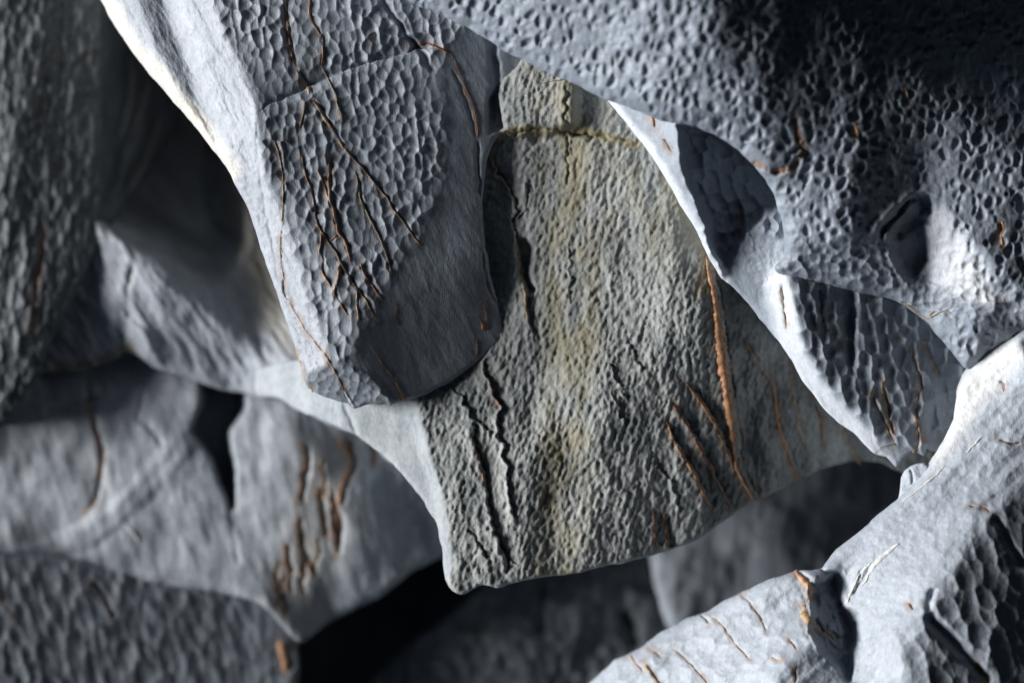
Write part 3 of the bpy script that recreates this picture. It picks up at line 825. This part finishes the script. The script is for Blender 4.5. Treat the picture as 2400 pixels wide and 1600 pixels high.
wr = rg.mask(pl(2060, 1640, 2120, 1480, 2180, 1400, 2240, 1290, 2320, 1200, 2440, 1130, 2780, 1000, 2780, 1900, 2000, 1900), 45)
rg.z += wr * 11.5 * cups(rg.X, rg.Y, 33, 92, 1.6, -16, .45) + (1 - wr) * 10 * cups(rg.X, rg.Y, 30, 93, 1.5, 50, .45) * (.25 + .75 * rg.mask(pl(1340, 1640, 1500, 1500, 1850, 1400, 1880, 1600), 40) + .4 * sstep(0, 1, rg.mask(pl(2150, 1150, 2400, 900, 2500, 1200, 2250, 1350, 2080, 1500), 50)))
rg.z += 4.5 * fbm(rg.X, rg.Y, 40, 5, 94, .5, stretch=3.5, ang=48) * (1 - wr) + 1.6 * fbm(rg.X, rg.Y, 16, 3, 95)
rg.groove(pl(2165, 1435, 2220, 1490, 2270, 1545, 2330, 1610), 13, 24)
rg.groove(pl(2325, 1205, 2350, 1240, 2375, 1290, 2410, 1330), 9, 18)
rg.groove(pl(2190, 1375, 2170, 1430), 8, 10)
for lnp, w, mt in ((pl(1860, 1338, 1876, 1352, 1892, 1368, 1898, 1390, 1897, 1412), [10, 17, 15, 11, 6], M_orange),
                   (pl(1884, 1416, 1886, 1440, 1896, 1454, 1908, 1468, 1920, 1486), [10, 22, 18, 13, 8], M_tan),
                   (pl(1938, 1478, 1950, 1490, 1957, 1500), [6, 10, 4], M_tan),
                   (pl(1474, 1534, 1490, 1555, 1505, 1573), [6, 5, 4], M_tan), (pl(1512, 1555, 1522, 1575, 1535, 1592, 1550, 1610), [12, 8, 6, 5], M_tan),
                   (pl(1514, 1513, 1532, 1528, 1550, 1539), 4, M_tan), (pl(1577, 1522, 1600, 1540, 1625, 1565, 1655, 1600), [3, 5, 5, 6], M_tan),
                   (pl(1660, 1440, 1690, 1465, 1720, 1505, 1745, 1535, 1762, 1548), 3.4, M_tan), (pl(1638, 1438, 1652, 1450, 1658, 1460), 3, M_rust),
                   (pl(1730, 1388, 1748, 1405, 1775, 1440, 1795, 1480), 2.6, M_tan),
                   (pl(1845, 1495, 1858, 1512, 1866, 1522), 4, M_ochre), (pl(1806, 1540, 1822, 1546, 1836, 1547), 5, M_ochre), (pl(1862, 1562, 1864, 1580, 1860, 1600), 4, M_tan),
                   (pl(2278, 1548, 2292, 1570, 2306, 1596, 2318, 1620), [4, 8, 9, 9], M_tan), (pl(2340, 1030, 2365, 1038, 2390, 1036), 4, M_rust),
                   (pl(2268, 1185, 2300, 1188, 2318, 1200), 4, M_rust), (pl(2338, 893, 2352, 900, 2350, 918), 3, M_ochre),
                   (pl(2130, 1412, 2138, 1428), 6, M_rust)):
    big = not np.isscalar(w) and max(w) >= 9
    rg.groove([(a + (max(w) * .5 + 2 if not np.isscalar(w) else 3), b) for a, b in lnp], 5 if big else 2.6, 9 if big else 4)
    rg.vein(lnp, w if big else (w * .7 if np.isscalar(w) else [v * .7 for v in w]), mt, 2.6 if big else 1.4, wob=3)
rg.vein(pl(2108, 1272, 2080, 1295, 2060, 1312, 2040, 1340, 2020, 1372), [3, 14, 16, 10, 6], M_calcite, 2.5, name='calcite_vein')
rg.vein(pl(2042, 1318, 2015, 1345, 2000, 1375, 1985, 1410, 1965, 1432), [4, 6, 9, 8, 5], M_calcite, 2.5, name='calcite_vein')
rg.vein(pl(2305, 1018, 2280, 1045, 2265, 1062), [3, 7, 4], M_calcite, 2, name='calcite_vein')
rg.vein(pl(2215, 1090, 2180, 1125, 2140, 1155, 2110, 1180), [3, 6, 6, 4], M_calcite, 2, name='calcite_vein')
rg.groove(pl(2040, 1330, 2018, 1362, 2000, 1395), 3.5, 8)
rg.groove(pl(2022, 1335, 2010, 1360), 3, 6)
rg.paint('pale', .5 * rg.mask(pl(2250, 870, 2376, 780, 2400, 830, 2300, 960, 2200, 1100, 2180, 1080), 25))
rg.finish(M_ridge, 'bright white grey ridge of rock rising across the lower right corner', rim=26, thick=260)

# ================================================================== overhanging pitted rock, upper right
ov = Rock('overhanging_rock', pl(880, -60, 930, -18, 962, 6, 1000, 22, 1040, 38, 1070, 54, 1100, 68, 1130, 86, 1160, 106, 1192, 126, 1230, 142, 1262, 161, 1290, 173, 1312, 183, 1340, 196,
          1370, 211, 1400, 226, 1430, 236, 1452, 243, 1482, 256, 1520, 272, 1560, 286, 1600, 292, 1632, 298, 1662, 311, 1692, 326, 1722, 346, 1750, 370, 1776, 400,
          1800, 432, 1813, 456, 1822, 482, 1832, 520, 1840, 560, 1836, 600, 1815, 626, 1826, 642, 1862, 649, 1900, 658, 1942, 668, 1990, 680, 2032, 690, 2080, 700, 2112, 713,
          2142, 732, 2168, 752, 2190, 778, 2214, 806, 2240, 836, 2268, 866, 2296, 846, 2332, 818, 2372, 796, 2440, 770, 2760, 740, 2760, -420, 880, -420), 2.8, .0, -.25, seed=101, rough_edge=2.0)
ov.slope(pl(800, -400, 1300, -400, 1560, -100, 1640, 120, 1640, 300, 1300, 200, 900, 0), .18, -.5, 60)
ov.slope(pl(1430, -400, 1720, -400, 1760, 260, 1620, 300, 1520, 150), -.02, -.25, 110)
ov.slope(pl(880, -60, 960, -30, 1160, 70, 1330, 150, 1480, 215, 1620, 270, 1600, 300, 1400, 240, 1100, 80, 930, -10), .95, -.5, 24)
ov.slope(pl(1640, -400, 2760, -400, 2760, 300, 2420, 330, 2300, 300, 2100, 230, 1900, 260, 1760, 230, 1700, 100), -.6, .2, 150)
ov.slope(pl(1950, -400, 2760, -400, 2760, 240, 2300, 250, 2050, 180), -1.0, .3, 120)
ov.slope(pl(1600, 240, 1800, 250, 1900, 330, 1860, 400, 1740, 330, 1640, 290), -.15, -.3, 25)
ov.slope(pl(1640, 296, 1740, 320, 1830, 400, 1960, 420, 2000, 560, 1850, 590, 1820, 470, 1740, 360), .48, -.15, 25)
ov.slope(pl(2050, 370, 2150, 340, 2180, 440, 2080, 480, 2020, 560, 1980, 500), -.36, .0, 60)
ov.slope(pl(1980, 230, 2260, 230, 2280, 330, 2160, 345, 2000, 340), -.1, -.1, 40)
ov.slope(pl(2160, 340, 2300, 330, 2440, 420, 2440, 640, 2330, 620, 2240, 500, 2180, 450), .4, .05, 30)
ov.slope(pl(1840, 575, 1980, 560, 2070, 580, 2110, 640, 2060, 680, 1840, 640), -.12, -.5, 14)
ov.slope(pl(1830, 640, 2080, 668, 2300, 690, 2480, 740, 2480, 790, 2380, 745, 2260, 725, 2140, 730, 2060, 700, 1840, 655), .75, -.8, 12)
ov.slope(pl(2165, 470, 2200, 465, 2280, 560, 2350, 640, 2440, 720, 2300, 720, 2180, 690, 2165, 580), 1.15, -.15, 16)
ov.slope(pl(2110, 720, 2190, 715, 2290, 770, 2300, 850, 2265, 870, 2200, 790), .35, -.5, 14)
ov.slope(pl(2285, 725, 2440, 740, 2760, 740, 2760, 900, 2320, 830, 2280, 780), -.5, -.9, 10)
ov.solve(1830, 560, 75)
ov.z += .13 * (np.minimum(ov.X, 1620) - 1620) * sstep(420, 200, ov.Y)
ov.z -= .21 * np.maximum(ov.X - 1640, 0) ** 1.5 / (np.maximum(ov.X - 1640, 0) + 300) ** .5 * sstep(380, 40, ov.Y)
ov.dent(pl(2095, 525, 2155, 500, 2172, 560, 2172, 610, 2140, 655, 2110, 630, 2092, 570), -24, 14)
ov.groove(pl(2040, 560, 2062, 520, 2095, 485, 2135, 455, 2175, 448, 2205, 480), 8, -9)
ov.groove(pl(2085, 585, 2098, 625, 2125, 660), 8, -8)
ov.dent(pl(2085, 560, 2110, 510, 2150, 465, 2185, 480, 2185, 520, 2150, 525, 2110, 560), -14, 10)
ov.dent(pl(2150, 465, 2180, 465, 2185, 495, 2155, 500), -26, 7)
pit = np.minimum(cups(ov.X, ov.Y, 22.5, 102, 1.3, 12, .28, .45) / .36, 1)
pit = pit * pit * (3 - 2 * pit)
smooth_ = np.maximum.reduce([ov.mask(pl(2060, 380, 2160, 350, 2190, 440, 2090, 480, 2040, 540, 2000, 520), 55),
                             ov.mask(pl(2085, 560, 2140, 450, 2190, 450, 2250, 560, 2240, 660, 2120, 660), 14)])
amp = 9.5 * (1 - .6 * smooth_) * np.clip(1 + .6 * fbm(ov.X, ov.Y, 120, 2, 108), .35, 1.4)
fine = ov.mask(pl(1830, 580, 2100, 560, 2400, 700, 2400, 760, 2100, 740, 1830, 660), 20)
pit2 = cups(ov.X, ov.Y, 24, 103, .8, 0)
ov.z += amp * pit * (1 - fine) + 12 * pit2 * fine * (1 - smooth_)
ov.z += 11 * fbm(ov.X, ov.Y, 170, 3, 104) + 2 * fbm(ov.X, ov.Y, 14, 3, 105)
ov.groove(pl(2062, 562, 2080, 530, 2108, 500, 2130, 475, 2152, 462), 6, 16, 5)
for lnp, w, mt in ((pl(1867, 272, 1873, 310, 1878, 335), [4, 7, 7], M_ochre), (pl(1876, 338, 1892, 348, 1886, 358, 1872, 376, 1852, 394), [8, 12, 9, 8, 6], M_tan),
                   (pl(1850, 396, 1825, 399, 1808, 396), 6, M_ochre), (pl(1795, 392, 1780, 386, 1768, 380), 6, M_ochre),
                   (pl(2004, 288, 2008, 305, 2011, 322), 6, M_ochre), (pl(2124, 212, 2128, 230, 2131, 248), 5, M_tan),
                   (pl(2348, 518, 2352, 535, 2346, 552, 2350, 575), [4, 9, 4, 7], M_ochre), (pl(2395, 95, 2398, 110, 2392, 125), 4, M_tan)):
    ov.groove([(a - 4, b + 3) for a, b in lnp], 6, 8)
    ov.vein(lnp, w, mt, 3, wob=2)
ov.paint('pale', .7 * ov.mask(pl(2175, 480, 2210, 490, 2290, 590, 2330, 680, 2400, 730, 2290, 720, 2190, 660), 25))
ov.finish(M_over, 'dark rock with deep round pits overhanging from the top right', rim=36, thick=200)

# ================================================================== scalloped spur in the middle
sp = Rock('rock_spur', pl(150, -160, 236, 0, 248, 24, 270, 62, 300, 108, 336, 156, 375, 202, 414, 248, 440, 278, 465, 307, 490, 340, 515, 372, 536, 402, 555, 440, 571, 470, 586, 502, 599, 540,
          612, 584, 628, 630, 643, 670, 656, 710, 670, 750, 683, 785, 690, 808, 696, 830, 703, 856, 711, 886, 722, 908, 735, 918, 760, 928, 790, 939, 815, 945, 829, 957, 846, 953,
          865, 945, 886, 947, 905, 945, 914, 951, 930, 945, 950, 940, 976, 931, 1000, 924, 1030, 908, 1056, 895, 1076, 880, 1096, 865, 1116, 850, 1140, 830, 1166, 808,
          1178, 790, 1180, 770, 1172, 745, 1166, 720, 1162, 690, 1151, 652, 1146, 620, 1140, 590, 1135, 540, 1131, 480, 1135, 420, 1141, 375, 1160, 330, 1200, 280, 1260, 200, 1300, 100, 1330, -160), 2.0, -.16, 0, seed=111, rough_edge=1.1)
FL = pl(100, -180, 470, -180, 500, 0, 522, 60, 546, 120, 580, 190, 604, 250, 604, 320, 622, 400, 648, 480, 672, 550, 696, 620, 722, 690, 744, 750, 760, 800, 772, 848, 716, 892, 660, 860, 100, 0)
sp.slope(pl(480, -200, 1300, -200, 1060, 108, 960, 125, 860, 150, 760, 185, 660, 225, 590, 262), .01, .02, 10)
sp.slope(pl(1060, 100, 1032, 170, 1040, 300, 1042, 420, 1030, 480, 992, 540, 945, 605, 905, 680, 880, 740, 842, 790, 806, 830, 850, 870, 960, 960, 1250, 900, 1250, 300, 1200, 100), -.31, -.02, 16)
sp.slope(pl(1090, 60, 1330, 60, 1250, 320, 1140, 330, 1110, 230), -.22, .0, 14)
sp.slope(pl(800, 835, 900, 700, 980, 650, 1200, 640, 1220, 830, 1000, 960, 860, 960), -.46, -.24, 40)
sp.slope(pl(640, 440, 690, 500, 740, 580, 790, 680, 830, 760, 830, 830, 770, 850, 700, 700, 640, 500), .22, 0, 20)
sp.slope(FL, .72, .0, 9)
sp.slope(pl(100, -180, 270, -60, 300, 50, 400, 190, 470, 290, 560, 420, 540, 420, 380, 230, 200, -40), 1.5, -.2, 7)
sp.slope(pl(300, -180, 370, -60, 400, 60, 440, 180, 490, 300, 510, 345, 470, 290, 390, 150, 330, 20), -.06, .0, 12)
sp.slope(pl(400, -100, 425, 0, 460, 120, 510, 240, 545, 340, 530, 340, 480, 220, 430, 100, 400, 0), 1.1, .0, 7)
sp.slope(pl(706, 888, 772, 848, 850, 880, 900, 930, 940, 945, 860, 960, 740, 930), .12, -.75, 8)
sp.solve(850, 450, 0)
# the ledge line that crosses the scalloped face
sp.groove(pl(600, 268, 640, 243, 690, 222, 760, 188, 830, 160, 900, 140, 980, 118, 1050, 108), 9, 5, 0, 11, 46)
wc = sp.mask(pl(470, -180, 1080, -180, 1095, 60, 1060, 110, 1032, 170, 1040, 300, 1042, 420, 1030, 480, 992, 540, 945, 605, 905, 680, 880, 740, 850, 785, 800, 850,
                766, 850, 745, 790, 730, 735, 712, 672, 690, 605, 664, 530, 636, 450, 612, 390, 600, 300, 600, 250, 575, 185, 540, 120, 515, 60, 495, 0), 20)
wtip = sp.mask(pl(712, 890, 770, 850, 850, 870, 900, 925, 940, 942, 860, 955, 740, 930), 7)
cell = cups(sp.X, sp.Y, 20, 112, 1.3, -6, .36, .4)
sp.z += 9.5 * cell * wc * np.clip(.85 + .9 * fbm(sp.X, sp.Y, 130, 3, 119), .3, 1.4)
sp.z += 6.5 * cups(sp.X, sp.Y, 20, 113, .75, 15) * wtip
sp.z += 4.5 * cups(sp.X, sp.Y, 27, 114, 1.6, -20) * sp.lmask(pl(400, -100, 425, 0, 465, 120, 515, 240, 560, 350), 40)
flank = sp.mask(FL, 10)
sp.z += (1 - np.maximum(wc, wtip)) * (1.1 * fbm(sp.X, sp.Y, 20, 4, 115, stretch=2.5, ang=-28) + 3.0 * fbm(sp.X, sp.Y, 120, 3, 116, stretch=2, ang=-25))
sp.z += flank * (2.2 * fbm(sp.X, sp.Y, 15, 4, 117, .6, stretch=2.2, ang=-30) + 3.2 * fbm(sp.X, sp.Y, 34, 3, 118, stretch=5, ang=-27))
sp.groove(pl(604, 270, 603, 340, 612, 420, 625, 500, 640, 580, 655, 650), 5, 2.5)
SV = (
    (pl(668, -20, 669, 30, 674, 60, 675, 85, 682, 115, 684, 135, 692, 157), [3, 3.5, 4.5, 4, 4], M_ochre, 5, 9),
    (pl(694, 165, 702, 182, 713, 196, 722, 209, 724, 222), [4, 7, 10, 9, 5], M_tan, 9, 10),
    (pl(734, 236, 745, 253, 755, 270, 765, 285, 775, 300, 785, 318, 797, 335, 806, 349), [5, 8, 9, 9, 7, 4], M_tan, 8, 13),
    (pl(806, 347, 820, 365, 840, 385, 857, 405, 872, 424, 890, 446, 906, 464, 920, 490, 945, 520, 962, 546, 985, 576), [2.5, 3, 2, 2.5, 2, 1.5], M_tan, 5, 11),
    (pl(728, -20, 724, 25, 730, 50, 745, 75, 755, 90, 756, 115, 755, 152), [2.5, 3, 3, 2.5], M_ochre, 5, 7),
    (pl(757, 160, 766, 182, 776, 202, 785, 220, 790, 245, 798, 265, 802, 288), [2, 2.2, 2.2, 2], M_tan, 5, 8),
    (pl(714, 240, 712, 262, 705, 285, 702, 306), 1.8, M_tan, 4, 5),
    (pl(964, 118, 980, 108, 1000, 103, 1020, 110, 1040, 118, 1056, 126), [5, 8, 8, 6, 5], M_rust, 6, 7),
    (pl(1056, 126, 1066, 146, 1080, 176, 1092, 208, 1106, 242, 1116, 276, 1120, 306, 1118, 322), [4, 3, 4, 3, 5, 4], M_rust, 5, 4),
    (pl(640, 325, 648, 346, 656, 376, 660, 402), 2.4, M_tan, 4, 4),
    (pl(662, 402, 663, 445, 662, 490, 658, 545, 656, 590, 661, 632, 666, 662, 671, 692), 1.3, M_tan, 3, 3),
    (pl(671, 698, 684, 720, 698, 742, 712, 770), [3, 4, 3, 2], M_ochre, 3, 3),
    (pl(712, 770, 735, 800, 756, 826, 776, 856, 790, 882, 805, 914), [1.8, 2, 3, 3], M_tan, 4, 5),
    (pl(803, 908, 812, 925, 820, 938, 829, 953), [3, 5, 7, 6], M_calcite, 4, 4),
    (pl(768, 365, 770, 400, 770, 440, 773, 470, 780, 490, 787, 520, 792, 545, 806, 562, 815, 590, 821, 612), [3, 4, 6, 4, 6, 4, 6, 5, 3], M_ochre, 6, 12),
    (pl(772, 566, 782, 558, 791, 550), 5, M_ochre, 5, 6),
    (pl(706, 365, 715, 410, 727, 440, 735, 480, 739, 512, 750, 540), [2, 2, 3, 3], M_tan, 5, 9),
    (pl(752, 545, 752, 565, 748, 590, 754, 606, 753, 632, 765, 656, 776, 672), [4, 4, 3, 3, 4, 2], M_ochre, 5, 9),
    (pl(744, 400, 757, 430, 768, 462), 1.8, M_tan, 4, 8),
    (pl(735, 515, 760, 555, 785, 590, 800, 620, 830, 670, 855, 700, 866, 722, 888, 758), [2, 2, 2.4, 2], M_tan, 6, 10),
    (pl(832, 400, 840, 440, 846, 470, 860, 500, 876, 532, 891, 562, 906, 602, 917, 642), [2, 2.6, 2, 2], M_tan, 5, 9),
    (pl(845, 616, 851, 640, 865, 660, 880, 682, 896, 706), [3, 4, 3, 2], M_ochre, 5, 8),
    (pl(797, 628, 789, 656, 783, 682, 786, 697, 800, 716, 813, 737), [3, 3.5, 3.5, 2.5], M_ochre, 5, 7),
    (pl(836, 680, 835, 710, 838, 735, 841, 757), [2, 4, 4, 3], M_tan, 4, 6),
    (pl(884, 836, 905, 865, 920, 884), 1.6, M_tan, 3, 3),
    (pl(928, 895, 934, 908, 941, 922, 948, 940), [5, 7, 7, 6], M_ochre, 4, 5),
    (pl(693, 822, 704, 845, 711, 870, 712, 888), [3, 6, 6, 3], M_tan, 3, 2),
    (pl(728, 905, 732, 914, 730, 920), 4, M_ochre, 3, 2),
    (pl(1142, 690, 1136, 716, 1141, 750, 1138, 772), 4, M_rust, 5, 5),
    (pl(1126, 752, 1132, 762, 1130, 774), [6, 13, 6], M_ochre, 3, 3),
    (pl(1116, 795, 1118, 820, 1114, 845), 3, M_rust, 4, 4),
    (pl(930, 720, 926, 745, 934, 762), 3, M_rust, 4, 3),
    (pl(902, 908, 898, 916), 4, M_ochre, 3, 2),
    (pl(876, 100, 880, 85, 876, 75), 3, M_rust, 4, 4),
)
for lnp, w, mt, gw, gd in SV:
    wm = max(w) if not np.isscalar(w) else w
    sp.groove([(a + wm * .5 + 2.5, b) for a, b in lnp], gw * .36, gd * .26, .8, gd * .22, 13, wobble=1)
    sp.vein(lnp, w * .85 if np.isscalar(w) else [v * .85 for v in w], mt, 1.7, wob=1.5)
for lnp, gw, gd in ((pl(893, -20, 910, 20, 930, 45, 950, 75, 965, 95, 985, 118, 1005, 150, 1020, 172), 6, 9),
                    (pl(668, 0, 675, 85, 692, 157), 9, 5), (pl(1150, 70, 1160, 150, 1165, 200, 1156, 230, 1152, 300), 9, 16),
                    (pl(1120, 320, 1122, 420, 1130, 520), 5, 5), (pl(1060, 160, 1090, 230, 1120, 330), 4, 4),
                    (pl(1130, 580, 1140, 660, 1165, 720), 5, 5), (pl(665, 650, 668, 685, 672, 700), 3, 5)):
    sp.groove(lnp, gw, gd)
sp.z += 9 * sp.mask(pl(1040, 600, 1120, 540, 1260, 560, 1260, 900, 1040, 960, 1020, 760), 90)
sp.dent(pl(1148, 225, 1172, 200, 1180, 260, 1182, 300, 1150, 310), -26, 8)
sp.paint('stain', .85 * sp.lmask(pl(150, -160, 240, 0, 300, 95, 400, 222, 470, 305, 540, 400), 40))
sp.paint('pale', .5 * sp.lmask(pl(410, -40, 430, 30, 465, 120, 510, 220, 550, 330), 18))
sp.paint('pale', .35 * flank * (1 - sp.mask(pl(310, -180, 380, -60, 410, 60, 450, 180, 500, 300, 470, 290, 390, 150, 320, 20), 14)))  # sunlit flank lightened in its colour, leaving out the dimmer band
sp.finish(M_spur, 'blue grey spur with a scalloped face and thin ochre veins hanging in the middle', rim=11, thick=240)


# ================================================================== small things
ch = Rock('rock_chip', pl(2094, 1190, 2106, 1168, 2110, 1140, 2113, 1118, 2120, 1102, 2134, 1092, 2150, 1084, 2166, 1084, 2176, 1092, 2172, 1110, 2160, 1124, 2150, 1142, 2140, 1166, 2120, 1186, 2104, 1196), 2.0, .55, .15, seed=121, rough_edge=1.4)
ch.slope(pl(2135, 1090, 2185, 1080, 2180, 1110, 2150, 1150), .1, .1, 5)
ch.solve(2130, 1130, -42)
ch.z += 2.5 * fbm(ch.X, ch.Y, 16, 3, 122, stretch=2, ang=-30)
ch.groove(pl(2133, 1100, 2140, 1120, 2136, 1135), 3, 6)
ch.finish(M_ridge, 'small pale chip of rock wedged against the bright ridge below the fin tip', rim=5, thick=46)


def thread(name, pts, r, mat, label, cat, parent=None):
    """A thin stalk through points (px, py, z)."""
    P = np.array(pts, float)
    L = smooth_line(P[:, :2], gap=5)
    t = np.linspace(0, 1, len(L)); tz = np.linspace(0, 1, len(P))
    z = np.interp(t, tz, P[:, 2])
    C = local(L[:, 0], L[:, 1], z)
    T = np.gradient(C, axis=0); T /= np.linalg.norm(T, axis=1)[:, None]
    A = np.cross(T, [0.2, 0.1, 1.0]); A /= np.linalg.norm(A, axis=1)[:, None]
    B = np.cross(T, A)
    rr_ = r * (1 - .65 * t)
    k = 6
    an = np.arange(k) * 2 * np.pi / k
    V = C[:, None, :] + rr_[:, None, None] * (np.cos(an)[None, :, None] * A[:, None, :] + np.sin(an)[None, :, None] * B[:, None, :])
    V = V.reshape(-1, 3)
    n = len(L)
    ii = np.arange(n - 1)[:, None] * k + np.arange(k)[None, :]
    jj = np.arange(n - 1)[:, None] * k + (np.arange(k)[None, :] + 1) % k
    q = np.stack([ii, jj, jj + k, ii + k], -1).reshape(-1, 4)
    o = link_mesh(name, V, q, mat, {'surf': V / 100}, parent, C[0])
    if parent is None:
        o['label'] = label; o['category'] = cat
    return o


M_stalk = vein_material('dry_stalk', (0.05, 0.04, 0.03), (0.12, 0.09, 0.06))
M_fibre = vein_material('pale_fibre', (0.35, 0.27, 0.15), (0.60, 0.50, 0.32))


def on(rk, px, py, up=2):
    return (px, py, float(rk.at(np.array([px]), np.array([py]))[0]) + up)


zt = on(ln_, 1322, 188, 6)[2]
thread('dry_stalk', [(1324, 187, zt - 4), (1300, 190, zt + 2), (1275, 195, zt + 4), (1259, 198, zt + 5)], 1.0, M_stalk,
       'thin dark stalk sticking out over the yellowish top of the leaning rock', 'stalk')
thread('dry_twig', [on(fn, 2098, 1038, 3), on(fn, 2082, 1044, 3), on(fn, 2064, 1048, 3), on(fn, 2050, 1062, 3)], 1.1, M_stalk,
       'tiny dark twig lying on the pale tip of the fin', 'twig')
fb = thread('root_fibre', [on(ov, 2112, 706, 3), on(ov, 2130, 716, 4), on(ov, 2144, 730, 4), on(ov, 2160, 746, 4), on(ov, 2184, 755, 4)], 1.3, M_fibre,
            'pale root fibres hanging along the lower edge of the pitted rock', 'root')
for pts in ([(2120, 712), (2136, 714), (2146, 728), (2158, 738), (2176, 748)], [(2172, 748), (2184, 732), (2196, 722), (2220, 706)],
            [(2178, 744), (2190, 736), (2206, 730), (2226, 716), (2232, 702)], [(2186, 740), (2210, 728), (2230, 738), (2240, 748)]):
    thread('fibre', [on(ov, a, b, 3 + 2 * (i % 2)) for i, (a, b) in enumerate(pts)], 1.0, M_fibre, None, None, fb)
